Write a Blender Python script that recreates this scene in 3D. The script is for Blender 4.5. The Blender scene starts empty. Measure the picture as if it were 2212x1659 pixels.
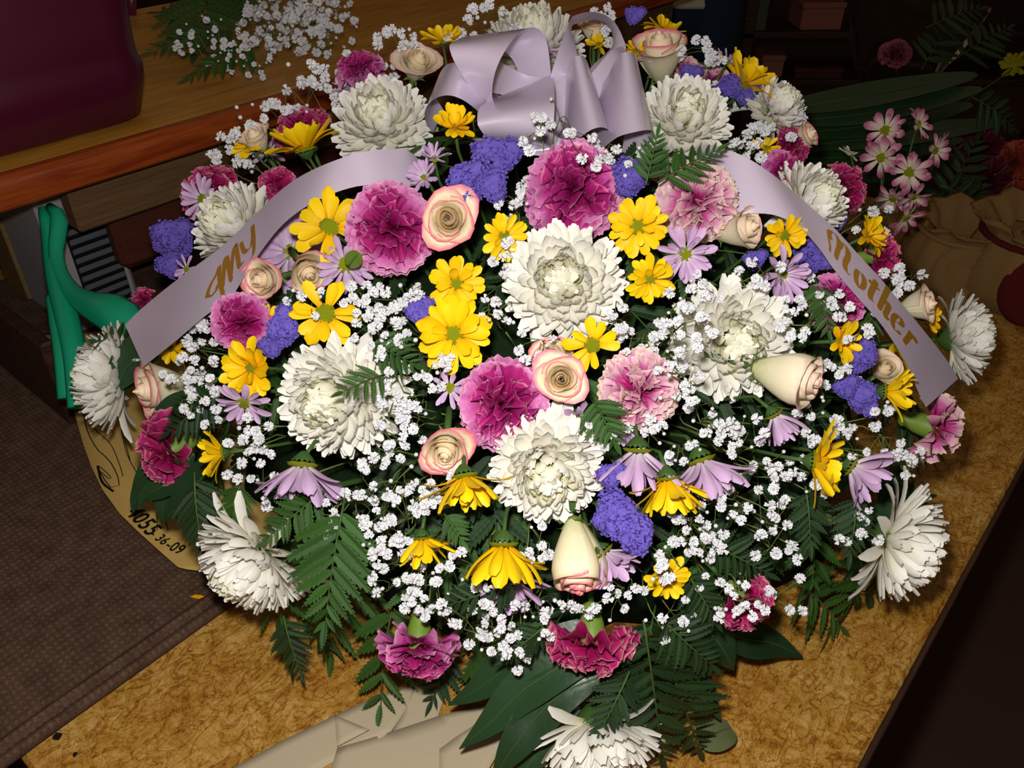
import bpy, math, random
import numpy as np
from mathutils import Matrix, Vector

random.seed(7)
rng = np.random.default_rng(7)
SC = bpy.context.scene
COL = SC.collection

# ------------------------------------------------------------------ camera, light, exposure
F = 1800.0
H = 0.72                                   # camera above the table top (z = 0)
PITCH = math.atan(1312 / F)
FW = np.array([0, math.cos(PITCH), -math.sin(PITCH)])
UP = np.array([0, math.sin(PITCH), math.cos(PITCH)])
RT = np.array([1.0, 0, 0])
CAM = np.array([0, 0, H])
cd = bpy.data.cameras.new('camera')
cd.sensor_width = 36.0
cd.lens = F / 2212 * 36
cd.clip_start = 0.02
co = bpy.data.objects.new('camera', cd)
COL.objects.link(co)
co.location = CAM
co.rotation_euler = (math.pi / 2 - PITCH, 0, 0)
SC.camera = co
SC.view_settings.view_transform = 'Standard'
SC.view_settings.look = 'None'
SC.view_settings.exposure = 0.0
SC.view_settings.gamma = 1.0
w = bpy.data.worlds.new('room_light')
SC.world = w
w.use_nodes = True
w.node_tree.nodes['Background'].inputs[0].default_value = (1.0, 0.72, 0.45, 1)
w.node_tree.nodes['Background'].inputs[1].default_value = 0.11
fl = bpy.data.lights.new('camera_flash', 'POINT')
fl.energy = 23.0
fl.shadow_soft_size = 0.018
fl.color = (1.0, 0.97, 0.92)
fo = bpy.data.objects.new('camera_flash', fl)
COL.objects.link(fo)
fo.location = CAM + 0.02 * RT * -1 + 0.065 * UP + 0.03 * FW

# ------------------------------------------------------------------ small maths
def nrm(a):
    a = np.asarray(a, float)
    return a / max(np.linalg.norm(a), 1e-9)

def ray(u, v):
    return (u - 1106) / F * RT + (829.5 - v) / F * UP + FW

DC = np.array([.05, .92, .02])             # the dome the flowers stand on
DR = np.array([.53, .53, .42])

def dome(u, v):
    d = ray(u, v) / DR
    o = (CAM - DC) / DR
    a, b, c = d @ d, o @ d, o @ o - 1
    k = b * b - a * c
    return -b / a if k < 0 else (-b - math.sqrt(k)) / a

def P(u, v, d=None, off=0.0):
    d = dome(u, v) + off if d is None else d
    return CAM + d * ray(u, v)

def onz(u, v, z=0.0):
    r = ray(u, v)
    return CAM + r * ((z - H) / r[2])

SD = np.array([.649, .7608, 0.0])          # along the bench
SN = np.array([.7608, -.649, 0.0])         # across it, towards the right

def sq(s, q, z=0.0):
    return SD * s + SN * q + np.array([0, 0, z])

def vaxis(u, v, face):
    z = -nrm(ray(u, v))
    x = nrm(RT - z * (RT @ z))
    y = np.cross(z, x)
    return nrm(face[0] * x + face[1] * y + face[2] * z)

def frame(p, z, spin=0.0, hint=None):
    z = nrm(z)
    h = np.array([0, 0, 1.0]) if hint is None else hint
    if abs(z @ nrm(h)) > .97:
        h = np.array([1.0, 0, 0])
    x = nrm(np.cross(h, z))
    y = np.cross(z, x)
    c, s = math.cos(spin), math.sin(spin)
    x, y = c * x + s * y, -s * x + c * y
    return mat4(x, y, z, p)

def mat4(x, y, z, p, k=1.0):
    return Matrix(((x[0] * k, y[0] * k, z[0] * k, p[0]), (x[1] * k, y[1] * k, z[1] * k, p[1]),
                   (x[2] * k, y[2] * k, z[2] * k, p[2]), (0, 0, 0, 1)))

def petal_mat(th, ph, r0, k, roll=0.0, kx=1.0):
    """petal along local Y, face along local Z, at polar angle th and azimuth ph of the flower axis"""
    d = np.array([math.sin(th) * math.cos(ph), math.sin(th) * math.sin(ph), math.cos(th)])
    n = np.array([-math.cos(th) * math.cos(ph), -math.cos(th) * math.sin(ph), math.sin(th)])
    x = np.cross(d, n)
    c, s = math.cos(roll), math.sin(roll)
    x, n = c * x + s * n, -s * x + c * n
    p = d * r0
    return Matrix(((x[0] * k * kx, d[0] * k, n[0] * k, p[0]), (x[1] * k * kx, d[1] * k, n[1] * k, p[1]),
                   (x[2] * k * kx, d[2] * k, n[2] * k, p[2]), (0, 0, 0, 1)))

def cr(pts, n):
    """resample a polyline as a smooth curve of n points, even in arc length"""
    p = np.asarray(pts, float)
    if len(p) > 2:
        q = np.vstack([2 * p[0] - p[1], p, 2 * p[-1] - p[-2]])
        out = []
        for i in range(1, len(q) - 2):
            for t in np.linspace(0, 1, 12, endpoint=False):
                a, b, c, d = q[i - 1], q[i], q[i + 1], q[i + 2]
                out.append(.5 * (2 * b + (c - a) * t + (2 * a - 5 * b + 4 * c - d) * t * t + (3 * b - a - 3 * c + d) * t ** 3))
        out.append(p[-1])
        p = np.array(out)
    s = np.concatenate([[0], np.cumsum(np.linalg.norm(np.diff(p, axis=0), axis=1))])
    t = np.linspace(0, s[-1], n)
    return np.stack([np.interp(t, s, p[:, k]) for k in range(p.shape[1])], 1)

def lin(r, g, b):
    f = lambda c: (c / 255 / 12.92 if c / 255 <= .04045 else ((c / 255 + .055) / 1.055) ** 2.4)
    return (f(r), f(g), f(b), 1)

# ------------------------------------------------------------------ objects
def mesh(name, v, f, uv=None, smooth=True):
    me = bpy.data.meshes.new(name)
    me.from_pydata([tuple(map(float, a)) for a in v], [], [tuple(map(int, a)) for a in f])
    if uv is not None:
        l = me.uv_layers.new(name='UVMap')
        idx = np.empty(len(me.loops), dtype=np.int32)
        me.loops.foreach_get('vertex_index', idx)
        l.data.foreach_set('uv', np.asarray(uv, np.float32)[idx].ravel())
    if smooth:
        me.polygons.foreach_set('use_smooth', [True] * len(me.polygons))
    me.update()
    return me

def put(name, me, m=None, parent=None, mx=None, label=None, kind=None):
    o = bpy.data.objects.new(name, me)
    if m is not None and me.materials[:] == []:
        me.materials.append(m)
    elif m is not None and me.materials[0] is not m:
        o.material_slots[0].link = 'OBJECT'
        o.material_slots[0].material = m
    COL.objects.link(o)
    if parent is not None:
        o.parent = parent
    if mx is not None:
        o.matrix_basis = mx
    if label:
        o['label'] = label
    if kind:
        o['kind'] = kind
    return o

def tag(o, label, cat, group=None, kind=None):
    o['label'] = label
    o['category'] = cat
    if group:
        o['group'] = group
    if kind:
        o['kind'] = kind
    return o

def thing(name, label, cat, mx, group=None):
    o = bpy.data.objects.new(name, None)
    o.empty_display_size = .02
    COL.objects.link(o)
    o.matrix_basis = mx
    return tag(o, label, cat, group)

class MB:
    def __init__(s):
        s.v, s.f, s.uv = [], [], []
    def add(s, v, f, uv=None):
        n = len(s.v)
        s.v += [tuple(a) for a in v]
        s.f += [tuple(i + n for i in a) for a in f]
        s.uv += [tuple(a) for a in uv] if uv is not None else [(0, 0)] * len(v)
    def tube(s, pts, r, k=5, cap=True, flat=1.0):
        p = np.asarray(pts, float)
        n = len(p)
        r = np.broadcast_to(np.asarray(r, float), (n,))
        t = np.gradient(p, axis=0)
        a = np.array([0, 0, 1.0]) if abs(nrm(t[0])[2]) < .9 else np.array([1.0, 0, 0])
        v = []
        for i in range(n):
            ti = nrm(t[i])
            a = nrm(a - ti * (a @ ti))
            b = np.cross(ti, a)
            for j in range(k):
                g = 2 * math.pi * j / k
                v.append(p[i] + r[i] * (math.cos(g) * a + flat * math.sin(g) * b))
        f = [(i * k + j, i * k + (j + 1) % k, (i + 1) * k + (j + 1) % k, (i + 1) * k + j) for i in range(n - 1) for j in range(k)]
        if cap:
            f += [tuple(range(k))[::-1], tuple((n - 1) * k + j for j in range(k))]
        s.add(v, f)
    def box(s, o, x, y, z, bev=0.0):
        """box from corner o with edge vectors x y z, bevelled"""
        o, x, y, z = map(lambda a: np.asarray(a, float), (o, x, y, z))
        lx, ly, lz = map(np.linalg.norm, (x, y, z))
        bx, by, bz = (min(bev / l, .45) if l else 0 for l in (lx, ly, lz))
        if bev <= 0:
            v = [o + x * i + y * j + z * k for i in (0, 1) for j in (0, 1) for k in (0, 1)]
            s.add(v, [(0, 1, 3, 2), (4, 6, 7, 5), (0, 4, 5, 1), (2, 3, 7, 6), (0, 2, 6, 4), (1, 5, 7, 3)])
            return
        v, ix = [], {}
        for i in (0, 1):
            for j in (0, 1):
                for k in (0, 1):
                    e = (bx if i == 0 else 1 - bx, by if j == 0 else 1 - by, bz if k == 0 else 1 - bz)
                    for ax in range(3):
                        c = list(e)
                        c[ax] = (i, j, k)[ax]
                        ix[(i, j, k, ax)] = len(v)
                        v.append(o + x * c[0] + y * c[1] + z * c[2])
        f = []
        for ax in range(3):
            b, c = [q for q in range(3) if q != ax]
            for e in (0, 1):
                q = []
                for (m, n_) in ((0, 0), (1, 0), (1, 1), (0, 1)):
                    ijk = [0, 0, 0]
                    ijk[ax], ijk[b], ijk[c] = e, m, n_
                    q.append(ix[tuple(ijk) + (ax,)])
                f.append(tuple(q))
            for m in (0, 1):
                for n_ in (0, 1):
                    ijk0, ijk1 = [0, 0, 0], [0, 0, 0]
                    ijk0[b] = ijk1[b] = m
                    ijk0[c] = ijk1[c] = n_
                    ijk1[ax] = 1
                    f.append((ix[tuple(ijk0) + (b,)], ix[tuple(ijk1) + (b,)], ix[tuple(ijk1) + (c,)], ix[tuple(ijk0) + (c,)]))
        for i in (0, 1):
            for j in (0, 1):
                for k in (0, 1):
                    f.append(tuple(ix[(i, j, k, ax)] for ax in range(3)))
        s.add(v, f)
    def lathe(s, prof, k=24, mx=None):
        v = [(r * math.cos(2 * math.pi * j / k), r * math.sin(2 * math.pi * j / k), z) for r, z in prof for j in range(k)]
        if mx is not None:
            v = [tuple(mx @ Vector(a)) for a in v]
        n = len(prof)
        s.add(v, [(i * k + j, i * k + (j + 1) % k, (i + 1) * k + (j + 1) % k, (i + 1) * k + j) for i in range(n - 1) for j in range(k)])
    def mesh(s, name, smooth=True, uv=False):
        me = mesh(name, s.v, s.f, s.uv if uv else None, smooth)
        return me

def recalc(me):
    import bmesh
    b = bmesh.new()
    b.from_mesh(me)
    bmesh.ops.recalc_face_normals(b, faces=b.faces)
    b.to_mesh(me)
    b.free()
    return me

def grid_faces(nu, nv):
    return [(j * nu + i, j * nu + i + 1, (j + 1) * nu + i + 1, (j + 1) * nu + i) for j in range(nv - 1) for i in range(nu - 1)]

# ------------------------------------------------------------------ materials
def M(name, col, rough=.6, spec=.3, trans=0.0, vary=0.0, ramp=None, edge=None, bump=None, metal=0.0, sheen=0.0, coat=0.0):
    """ramp: colours along the petal (UV v); edge: (colour, start, end) towards the petal rim (UV u and v)"""
    m = bpy.data.materials.new(name)
    m.use_nodes = True
    t = m.node_tree
    L, N = t.links.new, t.nodes
    b = N['Principled BSDF']
    b.inputs['Roughness'].default_value = rough
    b.inputs['Specular IOR Level'].default_value = spec
    b.inputs['Metallic'].default_value = metal
    b.inputs['Coat Weight'].default_value = coat
    if sheen:
        b.inputs['Sheen Weight'].default_value = sheen
    c = N.new('ShaderNodeRGB')
    c.outputs[0].default_value = col
    out = c.outputs[0]
    if ramp or edge:
        uv = N.new('ShaderNodeUVMap')
        sep = N.new('ShaderNodeSeparateXYZ')
        L(uv.outputs[0], sep.inputs[0])
    if ramp:
        r = N.new('ShaderNodeValToRGB')
        e = r.color_ramp.elements
        e[0].position, e[0].color = ramp[0]
        e[1].position, e[1].color = ramp[-1]
        for p, q in ramp[1:-1]:
            x = e.new(p)
            x.color = q
        nz = N.new('ShaderNodeTexNoise')
        nz.inputs['Scale'].default_value = 9
        L(uv.outputs[0], nz.inputs['Vector'])
        ad = N.new('ShaderNodeMath')
        ad.operation = 'MULTIPLY_ADD'
        L(nz.outputs['Fac'], ad.inputs[0])
        ad.inputs[1].default_value = .24
        L(sep.outputs[1], ad.inputs[2])
        sb = N.new('ShaderNodeMath')
        sb.operation = 'SUBTRACT'
        L(ad.outputs[0], sb.inputs[0])
        sb.inputs[1].default_value = .12
        L(sb.outputs[0], r.inputs[0])
        out = r.outputs[0]
    if edge:
        ecol, e0, e1 = edge
        a = N.new('ShaderNodeMath'); a.operation = 'MULTIPLY_ADD'
        L(sep.outputs[0], a.inputs[0]); a.inputs[1].default_value = 2; a.inputs[2].default_value = -1
        a2 = N.new('ShaderNodeMath'); a2.operation = 'ABSOLUTE'
        L(a.outputs[0], a2.inputs[0])
        a3 = N.new('ShaderNodeMath'); a3.operation = 'MULTIPLY'
        L(a2.outputs[0], a3.inputs[0]); L(sep.outputs[1], a3.inputs[1])
        mx = N.new('ShaderNodeMath'); mx.operation = 'MAXIMUM'
        L(a3.outputs[0], mx.inputs[0]); L(sep.outputs[1], mx.inputs[1])
        nz2 = N.new('ShaderNodeTexNoise'); nz2.inputs['Scale'].default_value = 5
        L(uv.outputs[0], nz2.inputs['Vector'])
        a4 = N.new('ShaderNodeMath'); a4.operation = 'MULTIPLY_ADD'
        L(nz2.outputs['Fac'], a4.inputs[0]); a4.inputs[1].default_value = .16; L(mx.outputs[0], a4.inputs[2])
        mr = N.new('ShaderNodeMapRange'); mr.interpolation_type = 'SMOOTHSTEP'
        L(a4.outputs[0], mr.inputs[0])
        mr.inputs[1].default_value = e0 + .08; mr.inputs[2].default_value = e1 + .08
        mi = N.new('ShaderNodeMix'); mi.data_type = 'RGBA'
        L(mr.outputs[0], mi.inputs[0]); L(out, mi.inputs[6]); mi.inputs[7].default_value = ecol
        out = mi.outputs[2]
    if vary:
        oi = N.new('ShaderNodeObjectInfo')
        hs = N.new('ShaderNodeHueSaturation')
        r1 = N.new('ShaderNodeMapRange')
        L(oi.outputs['Random'], r1.inputs[0])
        r1.inputs[3].default_value = 1 - vary
        r1.inputs[4].default_value = 1 + vary * .5
        L(r1.outputs[0], hs.inputs['Value'])
        L(out, hs.inputs['Color'])
        out = hs.outputs[0]
    L(out, b.inputs['Base Color'])
    if bump:
        sc, st = bump
        tc = N.new('ShaderNodeTexCoord')
        nb = N.new('ShaderNodeTexNoise')
        nb.inputs['Scale'].default_value = sc
        L(tc.outputs['Object'], nb.inputs['Vector'])
        bp = N.new('ShaderNodeBump')
        bp.inputs['Strength'].default_value = st
        bp.inputs['Distance'].default_value = .002
        L(nb.outputs['Fac'], bp.inputs['Height'])
        L(bp.outputs[0], b.inputs['Normal'])
    if trans:
        tr = N.new('ShaderNodeBsdfTranslucent')
        L(out, tr.inputs[0])
        ms = N.new('ShaderNodeMixShader')
        ms.inputs[0].default_value = trans
        L(b.outputs[0], ms.inputs[1])
        L(tr.outputs[0], ms.inputs[2])
        L(ms.outputs[0], N['Material Output'].inputs[0])
    m.use_backface_culling = False
    return m

MUM = M('mum_white', lin(246, 243, 232), .55, .25, .12, .06, ramp=[(0, lin(226, 222, 170)), (.45, lin(242, 238, 222)), (1, lin(248, 246, 240))])
MUMC = M('mum_cream', lin(243, 240, 215), .55, .25, .12, .05, ramp=[(0, lin(205, 205, 130)), (.5, lin(240, 236, 200)), (1, lin(247, 244, 226))])
YEL = M('daisy_yellow', lin(253, 212, 10), .5, .25, .10, .10, ramp=[(0, lin(238, 172, 4)), (.3, lin(250, 202, 8)), (1, lin(254, 216, 20))])
OLV = M('daisy_olive', lin(150, 140, 20), .6, .2, .1, .1)
DISC = M('disc_green_yellow', lin(150, 160, 20), .7, .2, 0, .1, bump=(900, .6))
LAV = M('daisy_lavender', lin(206, 172, 212), .5, .25, .12, .08, ramp=[(0, lin(222, 205, 220)), (.4, lin(203, 168, 206)), (1, lin(212, 178, 220))])
PKW = M('daisy_pink_white', lin(220, 170, 190), .5, .25, .12, .1, ramp=[(0, lin(240, 225, 200)), (.45, lin(235, 205, 205)), (.8, lin(200, 110, 150)), (1, lin(190, 95, 140))])
CAR = M('carnation_magenta', lin(170, 25, 110), .55, .25, .12, .14, ramp=[(0, lin(120, 6, 60)), (.5, lin(165, 16, 96)), (.72, lin(190, 60, 145)), (.95, lin(214, 125, 186)), (1, lin(226, 165, 195))])
CARI = M('carnation_heart', lin(160, 20, 100), .5, .3, .1, .2, ramp=[(0, lin(110, 4, 55)), (.6, lin(152, 12, 90)), (.94, lin(178, 40, 125)), (1, lin(210, 120, 160))])
CAR2 = M('carnation_pale_edge', lin(190, 80, 140), .55, .25, .12, .12, ramp=[(0, lin(140, 8, 75)), (.45, lin(178, 28, 112)), (.72, lin(208, 105, 165)), (.92, lin(226, 178, 196)), (1, lin(236, 212, 190))])
CARD = M('carnation_deep', lin(160, 10, 80), .55, .25, .1, .14, ramp=[(0, lin(115, 4, 55)), (.6, lin(165, 12, 88)), (.93, lin(180, 40, 110)), (1, lin(214, 140, 150))])
ROSE = M('rose_cream', lin(240, 232, 196), .5, .3, .08, .03, ramp=[(0, lin(205, 206, 150)), (.3, lin(238, 230, 192)), (1, lin(246, 232, 200))], edge=(lin(224, 84, 122), .82, 1.04))
ROSEC = M('rose_peach', lin(248, 214, 160), .5, .3, .08, .03, ramp=[(0, lin(253, 226, 176)), (.5, lin(253, 230, 186)), (1, lin(254, 236, 204))], edge=(lin(236, 160, 140), .93, 1.08))
ROSEP = M('rose_pale_edge', lin(240, 232, 196), .5, .3, .08, .03, ramp=[(0, lin(205, 206, 150)), (.3, lin(238, 230, 192)), (1, lin(246, 228, 205))], edge=(lin(228, 150, 150), .88, 1.08))
STAT = M('statice_purple', lin(122, 104, 204), .75, .12, .1, .1, bump=(700, .4))
GREEN = M('calyx_green', lin(112, 140, 52), .5, .3, .05, .1)
DKGREEN = M('stem_green', lin(62, 92, 40), .5, .3, 0, .1)
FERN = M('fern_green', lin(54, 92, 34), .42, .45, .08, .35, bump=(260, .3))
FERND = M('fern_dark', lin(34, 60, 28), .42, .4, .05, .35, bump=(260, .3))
BLADE = M('blade_green', lin(38, 66, 38), .38, .4, .04, .25, bump=(120, .2))
GYP = M('gypsophila_white', lin(236, 236, 240), .6, .2, .12, .04)
GYPS = M('gypsophila_stem', lin(110, 124, 66), .6, .2)
SATIN = M('lavender_satin', lin(226, 210, 234), .38, .6, .05, 0, metal=.12, coat=1.0)
SATIN.node_tree.nodes['Principled BSDF'].inputs['Coat Roughness'].default_value = .22
GOLD = M('gold_foil', lin(206, 150, 50), .3, .8, 0, 0, metal=.45)
FOAM = M('foam_dark_green', lin(24, 40, 20), .9, .1, 0, 0, bump=(150, .8))

# ------------------------------------------------------------------ petal meshes (unit length along Y)
def strap(name, wid, curl, cup, pw=.55, nu=3, nv=7, tip=.10, twist=0.0):
    """strap petal: curl bends it towards +Z along its length, cup folds it lengthwise"""
    v, uv = [], []
    y = z = 0.0
    a = 0.0
    for j in range(nv):
        t = j / (nv - 1)
        if j:
            a += curl / (nv - 1) * (2 * t)
            y += math.cos(a) / (nv - 1)
            z += math.sin(a) / (nv - 1)
        w_ = wid * (.35 + .65 * math.sin(min(t / pw, 1) * math.pi / 2)) * (1 if t < .72 else math.sqrt(max(1 - ((t - .72) / .28) ** 2, 0)) * (1 - tip) + tip)
        for i in range(nu):
            q = 2 * i / (nu - 1) - 1
            cz = cup * wid * q * q * (1 - .3 * t)
            x_ = w_ * q
            tw = twist * t
            v.append((x_ * math.cos(tw), y - cz * math.sin(a) , z + cz * math.cos(a) + x_ * math.sin(tw)))
            uv.append((i / (nu - 1), t))
    return mesh(name, v, grid_faces(nu, nv), uv)

MUMP = [[strap('mum_petal', w_, math.radians(c), .5, .6, 3, 8, .32, tw) for tw in (-.2, .15)] for c, w_ in ((66, .10), (56, .10), (44, .10), (30, .10), (14, .095), (-30, .085))]
DAIS = [strap('daisy_petal', .205, math.radians(c), cu, .8, 5, 8, .34, tw) for c, cu, tw in ((12, .3, 0), (-18, .25, .1), (28, .45, -.1), (-35, .2, 0), (4, .5, .2))]

def ruffle(name, seed, half, amp, nu=19, nv=6):
    r = random.Random(seed)
    p1, p2, p3 = (r.uniform(0, 6.3) for _ in range(3))
    k1, k2 = r.uniform(5, 7), r.uniform(10, 13)
    v, uv = [], []
    for j in range(nv):
        t = j / (nv - 1)
        blade = t ** 1.2
        for i in range(nu):
            q = 2 * i / (nu - 1) - 1
            a = q * half * (.35 + .65 * blade)
            L = t * (1 - .10 * q * q)
            if j == nv - 1:
                L += (.035 if i % 2 else -.02) + r.uniform(-.015, .015)
            z = amp * t ** 2.2 * (math.sin(q * k1 + p1) + .5 * math.sin(q * k2 + p2)) + .16 * t * t * math.sin(p3)
            v.append((L * math.sin(a), L * math.cos(a), z))
            uv.append((i / (nu - 1), t))
    return mesh(name, v, grid_faces(nu, nv), uv)

CARP = [ruffle('carnation_petal', 10 + i, math.radians(h_), am) for i, (h_, am) in enumerate(((46, .09), (52, .12), (36, .17), (40, .2), (32, .22), (54, .08)))]

def rose_petal(name, R, Hh, half, flare, o, seed, close=0.0, nu=11, nv=9):
    r = random.Random(seed)
    p1 = r.uniform(0, 6.3)
    v, uv = [], []
    for j in range(nv):
        t = j / (nv - 1)
        for i in range(nu):
            q = 2 * i / (nu - 1) - 1
            s = t * (1 - .20 * q * q * t)
            rr = R * (.30 + .70 * math.sin(min(s * 1.9, 1.57)))
            zz = s
            if s > .55:
                k_ = (s - .55) / .45
                rr *= 1 - close * k_ ** 1.3
                zz = .55 + .45 * (k_ * (1 - .5 * close * k_))
            fl_ = flare * o * max(0, (s - .5) / .5) ** 2.2
            if o < .4:
                fl_ += .30 * R * max(0, (s - .8) / .2) ** 1.5
            rr += fl_ * (.85 + .3 * math.sin(q * 4 + p1)) + R * .03 * math.sin(q * 7 + p1) * t
            # the wrap: one side lies a little further out than the other
            rr *= 1 + .07 * q
            z = Hh * zz - fl_ * (.30 + .35 * s)
            a = q * half
            v.append((rr * math.cos(a), rr * math.sin(a), z))
            uv.append((i / (nu - 1), t))
    return mesh(name, v, grid_faces(nu, nv), uv)

def rose_set(o, n=15):
    out = []
    for k in range(n):
        g = k / (n - 1)
        R = .035 + .415 * g
        Hh = 1.0 - .42 * g + .12 * g * g if o > .4 else 1.0 - .10 * g
        half = math.radians(150 - 55 * g)
        fl_ = .04 + (.26 * max(0, (g - .3) / .7) ** 1.1)
        out.append((rose_petal('rose_petal', R, Hh, half, fl_, o, 50 + k, .85 * max(0, 1 - g / .8) ** .7 if o > .4 else .34 + .2 * (1 - g)), g))
    return out
ROSES = {o: rose_set(o, n) for o, n in ((1.0, 17), (.55, 13), (.15, 10))}

def bumpdisc(name):
    v, f = [(0, 0, .42)], []
    rings, k = 6, 18
    for j in range(1, rings + 1):
        t = j / rings
        for i in range(k):
            a = 2 * math.pi * (i + .5 * (j % 2)) / k
            rr = t * (1 + .03 * ((i + j) % 2))
            v.append((rr * math.cos(a), rr * math.sin(a), .42 * math.sqrt(max(1 - t * t * .97, 0)) - .10 * math.exp(-8 * t * t) + (.05 if (i + j) % 2 else 0)))
    for i in range(k):
        f.append((0, 1 + i, 1 + (i + 1) % k))
    for j in range(rings - 1):
        for i in range(k):
            a, b = 1 + j * k + i, 1 + j * k + (i + 1) % k
            f.append((a, a + k, b + k, b))
    return mesh(name, v, f)
DISCM = bumpdisc('flower_disc')

def calyx_mesh(name, prof, teeth, tl, k=20):
    m = MB()
    m.lathe(prof, k)
    n = len(prof)
    r0, z0 = prof[-1]
    for i in range(k):                        # teeth: every k/teeth points up
        pass
    v = []
    for j in range(teeth):
        a0, a1 = 2 * math.pi * j / teeth, 2 * math.pi * (j + 1) / teeth
        am = (a0 + a1) / 2
        m.add([(r0 * math.cos(a0), r0 * math.sin(a0), z0), (r0 * math.cos(am), r0 * math.sin(am), z0 - .02), (r0 * math.cos(a1), r0 * math.sin(a1), z0),
               (r0 * 1.12 * math.cos(am), r0 * 1.12 * math.sin(am), z0 + tl)], [(0, 1, 3), (1, 2, 3)])
    return m.mesh(name)
CALC = calyx_mesh('calyx', [(.05, -.46), (.10, -.44), (.13, -.38), (.115, -.34), (.16, -.2), (.175, -.06), (.17, 0)], 5, .1)
CALD = calyx_mesh('calyx', [(.035, -.16), (.07, -.14), (.15, -.06), (.19, .0)], 14, .05)
CALM = calyx_mesh('calyx', [(.03, -.14), (.08, -.12), (.17, -.03), (.20, .03)], 12, .08)
def sepal_mesh():
    m = MB()
    m.lathe([(.03, -.10), (.09, -.08), (.13, -.02), (.15, .03)], 14)
    for j in range(5):
        a = 2 * math.pi * j / 5
        d = np.array([math.cos(a), math.sin(a), 0]); t = np.array([-math.sin(a), math.cos(a), 0])
        v = [d * .13 - t * .07 + [0, 0, 0], d * .13 + t * .07, d * .26 + t * .06 + [0, 0, .08], d * .26 - t * .06 + [0, 0, .08], d * .42 + [0, 0, .02]]
        m.add(v, [(0, 1, 2, 3), (3, 2, 4)])
    return m.mesh('sepals')
SEPM = sepal_mesh()

# ------------------------------------------------------------------ flower builders
def stem_to(root, pos, axis, Dm, r, me_name='stem', m=None, reach=.5, length=None):
    """a stem from the back of the flower into the foam; stored in the flower's own frame"""
    end = DC + (pos - DC) * reach
    if length:
        end = pos - axis * length
    a = pos - axis * .12 * Dm
    b = pos - axis * min(.9 * Dm, .07)
    mid = (b + end) / 2
    pts = cr([a, b, mid, end], 8)
    inv = np.array(root.matrix_basis.inverted())
    loc = pts @ inv[:3, :3].T + inv[:3, 3]
    mb = MB()
    mb.tube(loc, r, 6)
    put('stem', mb.mesh(me_name), m or DKGREEN, root)

def mum(u, v, dpx, face, label, off=-.015, n=165, wild=5, tmax=108, d=None, squash=1.0, name='chrysanthemum'):
    d = dome(u, v) + off if d is None else d
    n = int(n * 1.45)
    Dm = dpx * d / F
    ax = vaxis(u, v, face)
    pos = CAM + d * ray(u, v) - ax * .20 * Dm
    root = thing(name, label, 'flower', frame(pos, ax, random.uniform(0, 6.3)), 'white chrysanthemums in the spray')
    ga = math.pi * (3 - math.sqrt(5))
    for i in range(n):
        g = (i + .5) / n
        th = math.acos(1 - g * (1 - math.cos(math.radians(tmax))))
        k = min(5, int(g * 5.2))
        k = min(max(k + random.choice((-1, 0, 0, 0, 1)), 0), 4)
        L = Dm * (.44 + .08 * g + random.uniform(-.035, .03))
        if g > .8 and random.random() < .35:
            k = 4
        if i >= n - wild:
            k, L = 5, L * 1.14
        ph = i * ga + random.uniform(-.12, .12)
        th += random.uniform(-.07, .07)
        kx = random.uniform(.85, 1.1)
        put('petal', random.choice(MUMP[k]), MUMC if g < .28 else MUM, root, petal_mat(th, ph, .03 * Dm, L, random.uniform(-.4, .4), kx * (1.1 if g > .3 else .95)))
    put('calyx', CALM, DKGREEN, root, Matrix.Scale(Dm * .8, 4))
    stem_to(root, pos, ax, Dm, .0032)
    return root

def daisy(u, v, dpx, face, label, kind='y', off=-.02, n=22, open_=82, gone=(), d=None, droop=0, discr=.135, name=None, group=None, cat='flower', parent=None, long=1.0, reach=.6):
    d = dome(u, v) + off if d is None else d
    Dm = dpx * d / F
    ax = vaxis(u, v, face)
    pos = CAM + d * ray(u, v)
    pm = {'o': OLV, 'y': YEL, 'l': LAV, 'p': PKW, 'w': MUM}[kind]
    nm = name or {'y': 'yellow_daisy', 'l': 'lavender_daisy', 'p': 'pink_daisy', 'w': 'white_daisy'}[kind]
    gr = group or {'y': 'yellow daisies in the spray', 'l': 'lavender daisies in the spray'}.get(kind)
    mx = frame(pos, ax, random.uniform(0, 6.3))
    if parent is None:
        root = thing(nm, label, cat, mx, gr)
    else:
        root = put('bloom', DISCM, DISC, parent, parent.matrix_basis.inverted() @ mx @ Matrix.Scale(discr * Dm, 4))
    k0 = 1.0 if parent is None else 1 / (discr * Dm)
    rows = [(n // 2, open_, 1.0), (n - n // 2, open_ - 14, .88)]
    if n > 18:
        rows = [(n * 2 // 5, open_ + 4, 1.0), (n * 2 // 5, open_ - 8, .94), (n - 2 * (n * 2 // 5), open_ - 26, .72)]
    for ri, (m_, th0, ls) in enumerate(rows):
        for i in range(m_):
            ph = 2 * math.pi * (i + .5 * ri) / m_ + random.uniform(-.13, .13)
            if any(a <= math.degrees(ph) % 360 <= b for a, b in gone):
                continue
            th = math.radians(th0 + random.uniform(-9, 9))
            L = Dm * (.5 - discr * .75) * ls * random.uniform(.88, 1.08) * long
            me = DAIS[3] if droop and random.random() < droop else random.choice(DAIS)
            put('petal', me, pm, root, petal_mat(th, ph, discr * .72 * Dm * k0, L * k0, random.uniform(-.3, .3), random.uniform(.9, 1.25) * (.68 if kind == 'l' else .8 if open_ < 58 and kind == 'y' else 1)))
    if parent is None:
        put('disc', DISCM, DISC, root, Matrix.Translation((0, 0, .015 * Dm)) @ Matrix.Scale(discr * Dm, 4))
        put('calyx', CALD, DKGREEN, root, Matrix.Scale(Dm * .52, 4))
        stem_to(root, pos, ax, min(Dm, .016), .0017, reach=reach)
    return root

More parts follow.
